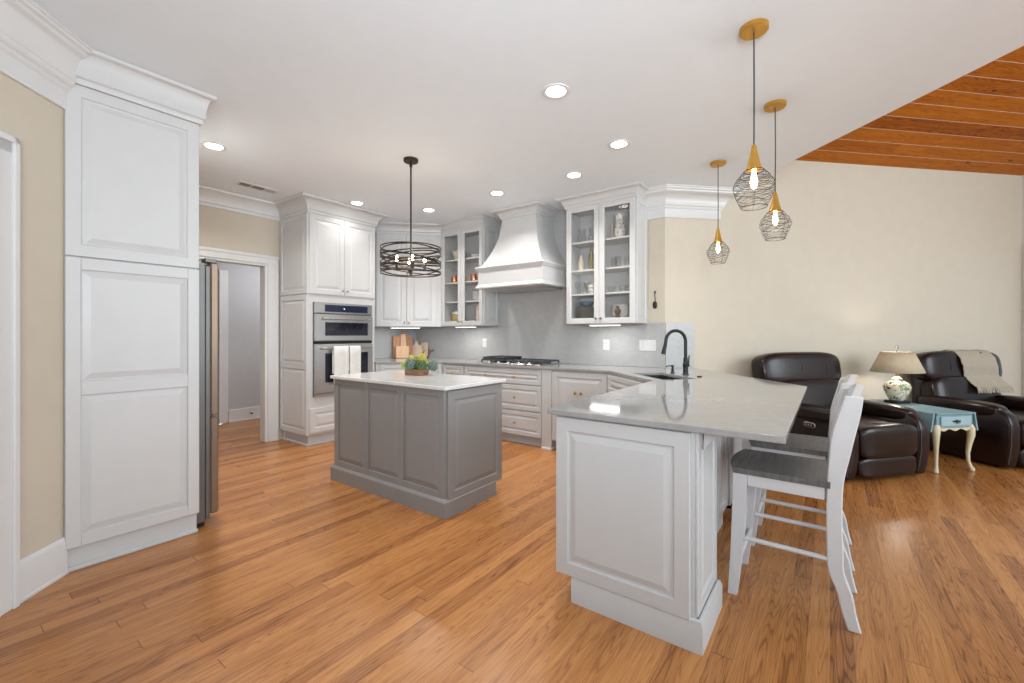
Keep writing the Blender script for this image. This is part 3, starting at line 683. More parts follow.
# ================================================================ BACKSPLASH
bs = MB()
bs.box(GLx1+.001, GRx0-.001, YW-.012, YW-.001, 1.388, 2.80, .001)
bs.box(XL+.001, XC-.004, YW-.012, YW-.001, .921, 1.386, .001)
bs2 = MB(RZ(45)); bs2.box(UC+.004, UC+.33, DV-.012, DV-.001, .921, 1.408, .001)
bso = bs.build('backsplash', 'splash'); tag(bso, 'grey veined stone backsplash along the cooktop wall', 'backsplash')
bs2o = bs2.build('backsplash', 'splash'); tag(bs2o, 'narrow grey stone backsplash piece behind the black faucet', 'backsplash')
bs4 = MB().box(XL+.001, XL+.012, 3.475, YW-.013, .921, 1.386, .001).build('backsplash', 'splash'); tag(bs4, 'grey stone backsplash in the corner next to the oven cabinet', 'backsplash')
bs3 = MB().box(XC+.004-.20, XC-.004, YW-.012, YW-.001, 1.3865, 1.408, .001).build('backsplash_strip', 'splash', bso)

# ================================================================ BASE CABINETS
CT, CB = .92, .892
# corner base (diagonal front) and the run to the drawers
bc = thing('base_cabinet', 'white corner base cabinet below the cutting boards', 'cabinet', (-4.74, 3.5, 0), 0)
MB().prism([(-.64, -.02), (0, -.02), (0, .03), (.585, .615), (.97, .615), (.97, 1.2), (-.64, 1.2)], .11, CB).build('body', 'base', bc)
MB(RZ(45, (0, .03, 0))).panel(.02, .80, .12, .68, -.02, .018, .055).build('door', 'base', bc)
MB(RZ(45, (0, .03, 0))).panel(.02, .80, .70, .875, -.02, .018, .04, .02).build('drawer', 'base', bc)
dd = MB().panel(.60, .96, .70, .875, .595, .018, .04, .02).build('drawer', 'base', bc); knob(dd, I4, .78, .79, 'gold', y=.595)
MB().panel(.60, .96, .12, .68, .595, .018, .055).build('door', 'base', bc)
MB().prism([(-.6, .03), (-.05, .03), (.56, .68), (.97, .68), (.97, 1.2), (-.6, 1.2)], 0, .109).build('toe_kick', 'base', bc)
# drawer stack below the cooktop
ds = thing('drawer_cabinet', 'shaded white three-drawer base cabinet below the cooktop', 'cabinet', (-3.765, 4.115, 0), 0)
DW = 1.165
MB().box(0, DW, .0, .59, .11, CB).build('body', 'base', ds)
for z0, z1 in ((.705, .872), (.405, .690), (.115, .390)):
    dd = MB().panel(.008, DW-.004, z0, z1, -.02, .019, .045, .022).build('drawer', 'base', ds)
    for kx in (.36, .80): knob(dd, I4, kx, (z0+z1)/2, 'gold', .013, y=-.02)
MB().box(0, DW, .06, .59, 0, .109).build('toe_kick', 'base', ds)
pl = thing('pilaster', 'shaded white square pilaster between the drawers and the gold-knobbed cabinet', 'pilaster', (-2.599, 4.095, 0), 0)
MB().box(0, .128, -.0, .60, .03, CB, .004).build('post', 'base', pl)
MB().box(-.004+.005, .13, -.010, .60, 0, .03, .004).build('foot', 'trim', pl)
gc = thing('base_cabinet', 'shaded white base cabinet with two gold knobs right of the pilaster', 'cabinet', (-2.469, 4.115, 0), 0)
GW = .655
MB().box(0, GW, 0, .59, .11, CB).build('body', 'base', gc)
dd = MB().panel(.006, GW-.006, .12, .875, -.02, .019, .055).build('door', 'base', gc)
knob(dd, I4, .30, .66, 'gold', .017, y=-.02); knob(dd, I4, .37, .66, 'gold', .017, y=-.02)
MB().box(0, GW, .06, .59, 0, .109).build('toe_kick', 'base', gc)
# sink base across the inner corner
sb = thing('sink_cabinet', 'shaded white diagonal sink base cabinet at the inner corner by the peninsula', 'cabinet', (-1.81, 4.115, 0), 0)
sbp = [(.002, 0), (.715, -.713), (.715, -.90), (1.27, -.90), (1.27, -.43), (.60, .58), (.37, .58), (.002, .58)]
SBO = Vector((-1.81, 4.115))
fl_ = MB(); fl_.prism(sbp, .11, .13); fl_.prism([(.002, 0), (.715, -.713), (.728, -.700), (.015, .013)], .11, CB)
fl_.prism([(.715, -.90), (1.27, -.90), (1.27, -.88), (.715, -.88)], .11, CB); fl_.prism([(1.25, -.88), (1.27, -.88), (1.27, -.43), (1.25, -.43)], .11, CB); fl_.prism([(1.27, -.43), (.60, .58), (.58, .56), (1.25, -.44)], .11, CB); fl_.prism([(.60, .58), (.002, .58), (.002, .56), (.59, .56)], .11, CB)
fl_.build('body', 'base', sb)
MB(RZ(-45)).panel(.02, .49, .12, .69, -.02, .019, .055).build('door', 'base', sb)
MB(RZ(-45)).panel(.51, .985, .12, .69, -.02, .019, .055).build('door', 'base', sb)
MB(RZ(-45)).panel(.02, .985, .705, .875, -.02, .019, .04, .02).build('false_drawer', 'base', sb)
# peninsula
pn = thing('peninsula_cabinet', 'shaded white peninsula cabinet with a large raised end panel', 'cabinet', (-1.085, 1.86, 0), 0)
MB().box(0, .645, .0, .355, .11, CB, .003).box(0, .52, .355, 1.35, .11, CB, .003).build('body', 'base', pn)
MB().panel(.002, .628, .122, .882, -.022, .021, .062, .03).build('end_panel', 'base', pn)
MB(RZ(90, (.645, 0, 0))).panel(.0, .355, .135, .888, -.011, .0105, .05, .028).build('side_panel', 'base', pn)
for y0 in (.375, .70, 1.025): MB(RZ(90, (.52, 0, 0))).panel(y0, y0+.31, .135, .875, -.012, .0115, .05, .028).build('back_panel', 'base', pn)
bm_ = [(0, 0), (.020, 0), (.020, .105), (.014, .118), (.014, .124), (.004, .13), (0, .13)]
MB().sweep([(.085, .0), (.656, 0), (.656, .352), (.52, .352)], bm_).box(.088, .655, .003, .35, 0, .109).build('base_moulding', 'base', pn)
MB().box(.085, .50, .352, 1.35, 0, .109).build('toe_kick', 'base', pn)
MB().prism([(.661, .800), (.661, CB-.001), (.722, CB-.001)], .07, .095, 'y').build('bracket', 'base', pn)

# ---------------- worktop (continuous, with sink cut-out)
def wsp(s, w): return ((s+w)/2.0, (s-w)/2.0)      # s = X+Y, w = X-Y
outer = [(XL+.002, 3.473), (-4.742, 3.473), (-4.742, 3.505), (-4.16, 4.085), (-1.80, 4.085), (-1.12, 3.405), (-1.12, 1.815), (-.127, 1.815), (-.127, 3.65), (-1.20, 4.935), (XC-.006, YW-.002), (XL+.002, YW-.002)]
hole = [wsp(2.43, -5.46), wsp(2.43, -4.58), wsp(2.87, -4.58), wsp(2.87, -5.46)]
bm = bmesh.new(); ed = []
for lp_ in (outer, hole):
    vs = [bm.verts.new((x, y, CT)) for x, y in lp_]
    ed += [bm.edges.new((vs[i], vs[(i+1) % len(vs)])) for i in range(len(vs))]
bmesh.ops.triangle_fill(bm, use_beauty=True, use_dissolve=False, edges=ed)
r_ = bmesh.ops.extrude_face_region(bm, geom=list(bm.faces))
bmesh.ops.translate(bm, verts=[v for v in r_['geom'] if isinstance(v, bmesh.types.BMVert)], vec=(0, 0, CB-CT+.0005))
bmesh.ops.recalc_face_normals(bm, faces=bm.faces)
bmesh.ops.dissolve_limit(bm, angle_limit=R(1), verts=bm.verts, edges=bm.edges)
me = bpy.data.meshes.new('worktop'); bm.to_mesh(me); bm.free(); me.materials.append(M['quartz'])
wt = bpy.data.objects.new('worktop', me); COL.objects.link(wt)
bv = wt.modifiers.new('bev', 'BEVEL'); bv.width = .004; bv.segments = 2; bv.limit_method = 'ANGLE'
tag(wt, 'long polished grey quartz worktop from the oven cabinet round to the peninsula', 'worktop')
# sink bowl under the cut-out
sk = thing('sink', 'black undermount sink in the grey corner worktop', 'sink', (0, 0, 0))
T45 = RZ(-45)             # local x along +w, local y along +s (distances /sqrt2)
def rect_(s0, s1, w0, w1, z): return [(*wsp(s0, w0), z), (*wsp(s0, w1), z), (*wsp(s1, w1), z), (*wsp(s1, w0), z)]
MB().loops([rect_(2.42, 2.88, -5.47, -4.57, CB-.001), rect_(2.44, 2.86, -5.45, -4.59, CB-.001), rect_(2.45, 2.85, -5.44, -4.60, .70), rect_(2.435, 2.865, -5.455, -4.585, .69), rect_(2.42, 2.88, -5.47, -4.57, CB-.001)], False, False).loops([rect_(2.45, 2.85, -5.44, -4.60, .70), rect_(2.435, 2.865, -5.455, -4.585, .69)]).build('bowl', 'sink', sk)
c_ = wsp(2.65, -5.0); MB().lathe([(.045, 0), (.045, .004), (.03, .005), (.028, .002), (.002, .002)], (c_[0], c_[1], .7005), 20).build('drain', 'steel', sk)
# faucet
fx_, fy_ = -1.046, 4.06
fa = thing('faucet', 'tall black gooseneck pull-down faucet behind the sink', 'faucet', (fx_, fy_, CT), -45)   # local -y points to the bowl
MB().lathe([(.028, 0), (.028, .006), (.022, .012), (.022, .07), (.025, .074), (.025, .10), (.020, .106), (.019, .15), (.014, .16)], n=24).build('base', 'black', fa)
pts = [(0, 0, .15), (0, 0, .30)]+[(0, -.095+.095*math.cos(a), .30+.095*math.sin(a)) for a in [PI*k/12 for k in range(1, 12)]]+[(0, -.193, .275)]
MB().tube(pts, .0145, 12).build('spout', 'black', fa)
MB().tube([(0, -.190, .29), (0, -.198, .255), (0, -.204, .235), (0, -.215, .185)], [.014, .0165, .0165, .021], 14).build('spray_head', 'black', fa)
MB().tube([(.015, 0, .085), (.05, 0, .085)], .012, 12).tube([(.045, 0, .085), (.050, .0, .12), (.052, .004, .175)], [.007, .006, .005], 8).build('lever', 'black', fa)
so = thing('soap_dispenser', 'short black soap dispenser left of the faucet', 'soap dispenser', (-1.19, 4.165, CT), -45)
MB().lathe([(.02, 0), (.02, .006), (.013, .010), (.013, .035), (.009, .038), (.009, .055), (.014, .058), (.014, .072), (.003, .075)], n=18).build('pump', 'black', so)
MB().tube([(0, 0, .066), (0, -.05, .066), (0, -.065, .058)], .005, 8).build('spout', 'black', so)
o = MB().lathe([(.021, 0), (.021, .004), (.017, .006), (.016, .009), (.002, .010)], n=20).build('air_switch', 'bronze'); o.location = (-.895, 3.915, CT); tag(o, 'round dark air-switch button in the grey worktop right of the faucet', 'button')

# ---------------- cooktop
ck = thing('cooktop', 'stainless gas cooktop with black cast iron grates below the hood', 'cooktop', (-3.11, 4.37, CT), 0)
MB().box(-.47, .47, -.24, .24, .0005, .014, .005).build('tray', 'steel', ck)
for gx in (-.30, 0, .30):
    g_ = MB()
    for xx in (gx-.145, gx+.145): g_.box(xx-.006, xx+.006, -.18, .225, .036, .052, .003)
    for yy in (-.18, -.09, .02, .12, .225): g_.box(gx-.145, gx+.145, yy-.006, yy+.006, .036, .052, .003)
    for xx in (gx-.07, gx, gx+.07): g_.box(xx-.005, xx+.005, -.18, .225, .038, .052, .003)
    for xx in (gx-.145, gx+.145):
        for yy in (-.175, .02, .22): g_.box(xx-.008, xx+.008, yy-.008, yy+.008, .014, .037, .002)
    g_.build('grate', 'iron', ck)
for bx, by in ((-.30, -.05), (-.30, .15), (0, .05), (.30, -.05), (.30, .15)):
    MB().lathe([(.045, .014), (.045, .020), (.03, .022), (.03, .030), (.003, .032)], (bx, by, 0), 18).build('burner', 'iron', ck)
for k in range(5):
    MB().lathe([(.019, .014), (.019, .030), (.015, .036), (.003, .037)], (-.30+.15*k, -.212, 0), 16).build('knob', 'steel', ck)
gr = MB().box(-.17, .17, -.20, .19, 0, .014, .006).box(-.17, .17, -.20, -.185, .012, .026, .004).box(-.17, .17, .175, .19, .012, .026, .004).box(-.17, -.155, -.185, .175, .012, .026, .004).box(.155, .17, -.185, .175, .012, .026, .004).build('griddle', 'iron'); gr.location = (-3.385, 4.41, CT+.0525); tag(gr, 'black griddle plate lying on the left grates of the cooktop', 'griddle')

# ---------------- cutting boards in the corner
def board(name, pts, T, mat, label, holes=None, th=.018):
    o = MB().prism(pts, -th/2, th/2, 'y').build(name, mat, smooth=False); o.matrix_world = T
    bv = o.modifiers.new('bev', 'BEVEL'); bv.width = .003; bv.segments = 2
    tag(o, label, 'cutting board', 'wooden boards leaning in the corner'); return o
def rr(w, h, r=.02, handle=None):
    q = []
    for cx, cy, a0 in ((w/2-r, r, -90), (w/2-r, h-r, 0)):
        q += [(cx+r*math.cos(R(a0+k*22.5)), cy+r*math.sin(R(a0+k*22.5))) for k in range(5)]
    if handle:
        hw, hh = handle; q += [(hw+.012, h), (hw, h+.02), (hw*.75, h+hh*.6), (hw*.9, h+hh-.02), (hw*.5, h+hh), (-hw*.5, h+hh), (-hw*.9, h+hh-.02), (-hw*.75, h+hh*.6), (-hw, h+.02), (-hw-.012, h)]
    for cx, cy, a0 in ((-w/2+r, h-r, 90), (-w/2+r, r, 180)):
        q += [(cx+r*math.cos(R(a0+k*22.5)), cy+r*math.sin(R(a0+k*22.5))) for k in range(5)]
    return q
def lean(px, py, rot, tilt): return Matrix.Translation((px, py, CT+.002)) @ Matrix.Rotation(R(rot), 4, 'Z') @ Matrix.Rotation(R(-tilt), 4, 'X')
# ================================================================ ISLAND
il = thing('kitchen_island', 'grey panelled kitchen island with raised panels in the middle of the floor', 'island', (-3.535, 2.17, 0), 0)
IW, ID = 1.36, .625
MB().box(0, IW, 0, ID, .115, CB, .003).build('body', 'grey', il)
for x0, x1 in ((.060, .422), (.488, .862), (.928, 1.305)):
    MB().inset(x0-.004, x1+.004, .174, .842, -.0005, .034).build('raised_panel', 'grey', il)
fr_ = MB()
for x0, x1, z0, z1 in ((0, .056, .115, CB), (.426, .484, .115, CB), (.866, .924, .115, CB), (1.309, IW, .115, CB)): fr_.box(x0, x1, -.013, 0, z0, z1, .002)
for x0, x1 in ((.056, .426), (.484, .866), (.924, 1.309)): fr_.box(x0, x1, -.013, 0, .115, .174, .002).box(x0, x1, -.013, 0, .842, CB, .002)
fr_.build('face_frame', 'grey', il)
MB(RZ(90, (IW, 0, 0))).panel(.012, ID, .105, .882, -.022, .021, .062, .028).build('end_panel', 'grey', il)
for k in range(2): MB(RZ(180, (0, ID, 0))).panel(-.67-.68*k, -.01-.68*k, .12, .88, -.02, .019, .055).build('door', 'grey', il)
MB().sweep([(0, ID-.05), (0, -.004), (IW, -.004), (IW, ID-.085)], [(0, 0), (.028, 0), (.028, .108), (.020, .118), (.006, .13), (0, .13)]).build('base_moulding', 'grey', il)
MB().box(.05, IW-.03, .02, ID-.07, 0, .114).build('toe_kick', 'grey', il)
it = MB().box(-3.555, -2.135, 2.128, 2.83, CB+.0005, CT, .004).build('island_worktop', 'iquartz'); tag(it, 'white polished quartz slab on top of the grey island', 'worktop')

# fruit tray
TX, TY = -2.985, 2.625
tr = MB(RZ(20)); tr.box(-.095, .095, -.075, .075, 0, .012, .002).box(-.095, -.083, -.075, .075, .012, .058, .002).box(.083, .095, -.075, .075, .012, .058, .002).box(-.083, .083, -.075, -.063, .012, .058, .002).box(-.083, .083, .063, .075, .012, .058, .002)
tro = tr.build('tray', 'tray'); tro.location = (TX, TY, CT+.0005); tro.scale = (.9, .9, .9); tag(tro, 'small rustic wooden box tray holding green fruit on the island', 'tray')
MB(RZ(20)).box(-.082, .082, -.062, .062, .0125, .042, .004).build('moss_filling', 'arti', tro)
pearp = [(.005, 0), (.028, .004), (.041, .022), (.043, .042), (.037, .062), (.026, .077), (.016, .087), (.004, .091)]
applep = [(.006, .006), (.022, .0), (.037, .014), (.042, .034), (.037, .056), (.022, .068), (.009, .064), (.002, .058)]
artip = [(.004, 0), (.024, .004), (.038, .022), (.041, .042), (.032, .062), (.018, .076), (.003, .083)]
def artichoke(o, mat='arti', r=.041):
    lv = MB()
    for ring in range(5):
        nn = 10-ring; zz = .008+.014*ring
        for k in range(nn):
            th = 2*PI*(k+.5*(ring % 2))/nn; rr_ = (.034, .041, .041, .034, .022)[ring]
            c = Vector((math.cos(th), math.sin(th), 0)); sd = Vector((-math.sin(th), math.cos(th), 0))
            b0 = c*rr_+Vector((0, 0, zz)); tip = c*(rr_+.002-.006*(ring > 2))+Vector((0, 0, zz+.028)); w = .012
            lv.add([b0-sd*w*.6, b0+sd*w*.6, (b0+tip)/2+sd*w+c*.006, tip, (b0+tip)/2-sd*w+c*.006, (b0+tip)/2+c*.009], [(0, 1, 2, 5), (5, 2, 3), (0, 5, 4), (5, 3, 4)])
    lv.build('leaves', mat, o, solid=.002)
def stemf(o): MB().tube([(0, 0, .09 if o['category'] == 'pear' else .058), (.003, 0, .105 if o['category'] == 'pear' else .078), (.008, 0, .12 if o['category'] == 'pear' else .085)], .0022, 6).build('stem', 'stem', o)
def fruit(kind, x, y, z, label, tilt=(0, 0, 0), s=1.0):
    pr, mt, ct = {'pear': (pearp, 'pear', 'pear'), 'apple': (applep, 'apple', 'apple'), 'artichoke': (artip, 'arti', 'artichoke'), 'succulent': (artip, 'succ', 'artichoke')}[kind]
    nm = 'artichoke' if kind == 'succulent' else kind
    o = MB().lathe(pr, n=20).build(nm, mt, angle=60); o.location = (TX+x, TY+y, CT+z); o.rotation_euler = tilt; o.scale = (s, s, s)
    tag(o, label, ct, 'green fruit and artichokes in the wooden tray')
    if kind in ('artichoke', 'succulent'): artichoke(o, mt)
    else: stemf(o)
    return o
fruit('apple', -.088, -.050, .050, 'dark lime apple at the left front of the wooden tray', s=1.05)
fruit('succulent', .000, -.072, .050, 'grey-green artichoke at the front centre of the tray', s=1.12)
fruit('artichoke', .090, -.030, .050, 'dark green artichoke at the right front of the tray', s=1.0)
fruit('artichoke', -.080, .045, .050, 'dark green artichoke at the back left of the tray')
fruit('succulent', .125, .055, .046, 'grey-green artichoke spilling over the right end of the tray', (0, .5, 0), .95)
fruit('pear', -.050, .000, .092, 'yellow-green pear leaning left atop the pile', (.2, -.35, 0), .95)
fruit('pear', .040, .010, .097, 'largest yellow-green pear at the top of the pile', (.1, .25, .5), 1.08)
fruit('apple', .015, .070, .052, 'lime apple at the back of the tray behind the top pear')

# cutting boards
board('cutting_board', rr(.26, .34, .03, (.022, .12)), lean(-5.285, 4.395, 62, 5), 'w1', 'tall reddish board with pointed handle leaning in the worktop corner')
board('cutting_board', rr(.22, .33, .012), lean(-5.268, 4.310, 64, 5), 'w1', 'reddish striped slab board at the left end of the boards')
board('cutting_board', rr(.08, .36, .012), lean(-5.225, 4.33, 62, 5), 'w2', 'narrow tan board standing in front of the tall handled board')
board('cutting_board', rr(.20, .18, .012), lean(-5.185, 4.28, 62, 5), 'w2', 'small square tan board in front of the others', th=.03)
board('cutting_board', rr(.22, .19, .05, (.030, .07)), lean(-5.205, 4.545, 20, 9), 'w3', 'pale maple board with round-ended handle')
board('cutting_board', rr(.15, .23, .03), lean(-5.130, 4.645, 8, 6), 'w3', 'plain pale maple board right of the round-handled one')
board('cutting_board', rr(.13, .16, .05, (.016, .11)), Matrix.Translation((-5.21, 4.694, CT+.068)) @ Matrix.Rotation(R(80), 4, 'Y'), 'w4', 'walnut paddle board lying sideways at the right end of the boards')

# ================================================================ OUTLETS, SWITCHES, ORNAMENT
def outlet(x, label, gang=1, kind='outlet'):
    t_ = thing('outlet' if kind == 'outlet' else 'light_switch', label, 'outlet' if kind == 'outlet' else 'light switch', (x, YW-.0125, 1.16), 0)
    w_ = .036+.0235*2*(gang-1)
    w_ = .037 if gang == 1 else .092
    MB().box(-w_, w_, -.006, 0, -.060, .060, .003).build('cover_plate', 'plastic', t_)
    if kind == 'outlet':
        MB().box(-.017, .017, -.009, -.006, -.034, .034, .002).build('receptacle', 'plastic', t_)
        s_ = MB()
        for zz in (-.018, .018): s_.box(-.008, -.005, -.010, -.0085, zz-.005, zz+.005, 0).box(.005, .008, -.010, -.0085, zz-.005, zz+.005, 0)
        s_.build('slots', 'slot', t_)
    else:
        for k in range(gang): MB().box(-.0695+.0465*k-.015, -.0695+.0465*k+.015, -.011, -.006, -.032, .032, .002).build('rocker', 'plastic', t_)
outlet(-2.097, 'white outlet on the grey backsplash below the right glass cabinet')
outlet(-3.935, 'white outlet on the grey backsplash left of the cooktop')
outlet(-1.612, 'white four-gang switch plate on the backsplash near the faucet', 4, 'switch')
og = thing('wall_ornament', 'small dark metal hanging ornament on the beige wall beside the glass cabinet', 'wall ornament', (-1.532, YW-.001, 1.56), 0)
MB().sq((0, -.012, .04), (.024, .011, .04), .8, n=16, m=10).build('pendant_disc', 'bronze', og)
MB().tube([(0, -.010, .075), (.004, -.010, .11), (-.003, -.010, .14), (0, -.010, .17)], .004, 8).build('chain', 'bronze', og)
MB().sq((0, -.010, .178), (.009, .009, .016), .8, n=12, m=8).build('hook', 'bronze', og)
# undercabinet lights
def ucl(loc, rot, w_, label, power=1.9):
    u_ = thing('undercabinet_light', label, 'light', loc, rot, 'under-cabinet lights')
    MB().box(-w_/2, w_/2, -.03, .03, -.022, -.0005, .003).build('housing', 'plastic', u_)
    MB().box(-w_/2+.012, w_/2-.012, -.024, .024, -.0245, -.0215, .001).build('lens', 'strip', u_)
    a_ = area('undercabinet_lamp', (0, 0, 0), (0, 0, -1), w_-.03, power, (1.0, .98, .96), sizey=.045)
    a_.parent = u_; a_.location = (0, 0, -.027); a_.rotation_euler = (0, 0, 0)
ucl((-4.88, 4.08, 1.3895), 45, .42, 'white light bar below the corner wall cabinet')
ucl((GLx0+.42, 4.43, 1.3995), 0, .36, 'white light bar below the left glass cabinet')
ucl((GRx0+.45, 4.43, 1.3995), 0, .36, 'white light bar below the right glass cabinet')

# ================================================================ CEILING FIXTURES
PW = [26, 2.2, 8, 6.5, 8, 7, 5]
spots = [((-3.975, 1.382), 'recessed downlight beside the tall fridge cabinet'), ((-4.38, 2.955), 'recessed downlight in front of the oven cabinet'), ((-3.923, 3.639), 'recessed downlight between the oven cabinet and left glass cabinet'), ((-2.865, 3.63), 'recessed downlight in front of the range hood'),
         ((-1.953, 3.651), 'recessed downlight in front of the right glass cabinet'), ((-1.347, 3.266), 'recessed downlight above the sink corner'), ((-1.368, 2.323), 'recessed downlight nearest the camera, left of the big pendant')]
for pw_, ((x, y), lb) in zip(PW, spots):
    x, y = x*1.0266, y*1.0266
    d_ = thing('downlight', lb, 'ceiling light', (x, y, CEIL), 0, 'recessed ceiling lights')
    MB().lathe([(.062, -.0005), (.088, -.0005), (.088, -.006), (.080, -.009), (.066, -.006), (.062, -.004)], n=32, ring=True).build('trim_ring', 'plastic', d_)
    MB().lathe([(.002, -.0035), (.064, -.0035), (.064, -.002), (.002, -.002)], n=32).build('lens', 'led', d_)
    a_ = area('downlight_lamp', (0, 0, 0), (0, 0, -1), .12, 7.0, (1, .975, .94), shape='DISK'); a_.data.energy = pw_; a_.data.spread = R(150 if pw_ > 20 else 125); a_.parent = d_; a_.location = (0, 0, -.012); a_.rotation_euler = (0, 0, 0)
vv = thing('air_vent', 'white ceiling air vent with grey louvres near the hall doorway', 'vent', (-4.85, 2.09, CEIL), 90)
MB().box(-.20, .20, -.07, .07, -.008, -.0005, .003).build('frame', 'plastic', vv)
MB().box(-.175, -.075, -.045, .045, -.010, -.008, .0).box(-.06, .06, -.045, .045, -.010, -.008, .0).build('louvre', 'vent', vv)
MB().box(.075, .175, -.045, .045, -.010, -.008, .0).build('louvre', simple('vent_light', (.5, .49, .48), .6), vv)

# drum pendant over the island
dp = thing('drum_pendant', 'bronze drum pendant of woven metal bands above the island', 'pendant light', (-2.985, 2.555, 0), 0)
MB().lathe([(.002, CEIL-.028), (.058, CEIL-.028), (.064, CEIL-.022), (.064, CEIL-.001), (.002, CEIL-.001)], n=28).build('canopy', 'bronze', dp)
MB().tube([(0, 0, CEIL-.028), (0, 0, 1.825)], .0075, 10).lathe([(.012, CEIL-.07), (.014, CEIL-.06), (.012, CEIL-.03), (.002, CEIL-.03)], n=12).build('stem', 'bronze', dp)
DR = .262
def band(z, amp, ph, n=64, h=.011, rad=DR):
    mb = MB(); rings = []
    for k in range(n):
        th = 2*PI*k/n; zc = z+amp*math.sin(th+ph)
        ro, ri = rad+.0015, rad-.0015; c_, s_ = math.cos(th), math.sin(th)
        rings.append([(ro*c_, ro*s_, zc-h/2), (ro*c_, ro*s_, zc+h/2), (ri*c_, ri*s_, zc+h/2), (ri*c_, ri*s_, zc-h/2)])
    rings.append(rings[0]); return mb.loops(rings, False, False)
for z, amp, ph in ((2.042, 0, 0), (1.822, 0, 0), (2.002, .034, 0.3), (1.995, .038, 2.4), (1.965, .045, 4.3), (1.945, .050, 1.2), (1.925, .05, 3.4), (1.90, .045, 5.3), (1.875, .042, 2.0), (1.858, .032, 4.0), (1.93, .06, 0.2), (1.935, .055, 5.0)):
    band(z, amp, ph).build('band', 'bronze', dp)
arm = MB()
for k in range(4):
    a = PI/4+k*PI/2+.2; arm.tube([(0, 0, 1.85), (.11*math.cos(a), .11*math.sin(a), 1.85), (.262*math.cos(a), .262*math.sin(a), 1.85)], .005, 8)
arm.lathe([(.002, 1.805), (.014, 1.81), (.018, 1.85), (.012, 1.87), (.002, 1.87)], n=14).build('arms', 'bronze', dp)
for k in range(4):
    a = PI/4+k*PI/2+.2; x, y = .12*math.cos(a), .12*math.sin(a)
    MB().lathe([(.013, 0), (.013, .055), (.010, .06), (.003, .06)], (x, y, 1.853), 12).build('candle_sleeve', 'bronze', dp)
    MB().lathe([(.006, .06), (.011, .072), (.013, .088), (.008, .108), (.002, .122)], (x, y, 1.853), 14).build('bulb', 'bulb2', dp)
l_ = bpy.data.lights.new('drum_lamp', 'POINT'); l_.energy = 7; l_.color = (1, .86, .68); l_.shadow_soft_size = .08
lo = bpy.data.objects.new('drum_lamp', l_); COL.objects.link(lo); lo.parent = dp; lo.location = (0, 0, 2.00)

# three wire pendants over the peninsula
def wire_pendant(loc, label, rot):
    p_ = thing('wire_pendant', label, 'pendant light', (loc[0], loc[1], 0), rot, 'gold and wire pendants over the peninsula')
    MB().lathe([(.002, CEIL-.026), (.060, CEIL-.026), (.066, CEIL-.020), (.066, CEIL-.001), (.002, CEIL-.001)], n=32).build('canopy', 'gold', p_)
    for sx in (-.030, .030): MB().lathe([(.002, CEIL-.030), (.005, CEIL-.029), (.006, CEIL-.026), (.002, CEIL-.0255)], (sx, 0, 0), 12).build('screw', 'gold', p_)
    MB().tube([(0, 0, CEIL-.026), (.001, 0, 2.5), (0, 0, 2.225)], .0035, 8).build('cord', 'cord', p_)
    MB().lathe([(.003, 2.236), (.010, 2.235), (.012, 2.225), (.020, 2.18), (.029, 2.14), (.037, 2.112), (.035, 2.110), (.027, 2.14), (.003, 2.15)], n=28).build('socket_cone', 'gold', p_)
    def rad(z):
        a = (2.112-z)/(2.112-1.918)
        st = [(0, .040), (.10, .058), (.25, .080), (.38, .093), (.48, .095), (.70, .082), (.88, .067), (1.0, .056)]
        for (a0, r0), (a1, r1) in zip(st, st[1:]):
            if a <= a1: return r0+(r1-r0)*(a-a0)/(a1-a0)
        return st[-1][1]
    wires = MB(); N = 48
    rnd = random.Random(3)
    for k in range(20):
        z = 2.106-.183*k/19; ph = rnd.random()*6.28; am = .0 if k in (0, 19) else .0060; f1 = rnd.choice((3, 4))
        pts = []
        for i in range(N):
            th = 2*PI*i/N; zz = min(2.112, max(1.918, z+am*math.sin(f1*th+ph))); r_ = rad(zz); pts.append((r_*math.cos(th), r_*math.sin(th), zz))
        wires.tube(pts, .0011 if 0 < k < 19 else .0019, 5, True)
    for k in range(4):
        th = 2*PI*k/4; wires.tube([(rad(z)*math.cos(th), rad(z)*math.sin(th), z) for z in [2.112-.194*j/10 for j in range(11)]], .0011, 5)
    wires.build('wire_shade', 'black', p_)
    MB().lathe([(.009, 2.148), (.010, 2.095), (.012, 2.082), (.017, 2.058), (.017, 2.042), (.011, 2.022), (.002, 2.014)], n=20).build('bulb', 'bulb', p_)
    l_ = bpy.data.lights.new('pendant_lamp', 'POINT'); l_.energy = 2.5; l_.color = (1, .82, .58); l_.shadow_soft_size = .03
    q = bpy.data.objects.new('pendant_lamp', l_); COL.objects.link(q); q.parent = p_; q.location = (0, 0, 1.975)
wire_pendant((-.309, 2.480), 'nearest and largest gold-capped wire pendant', 10)
wire_pendant((-.297, 3.395), 'gold-capped wire pendant on the right, in front of beige wall', 40)
wire_pendant((-.812, 4.24), 'farthest gold-capped wire pendant, hanging above the faucet', 75)

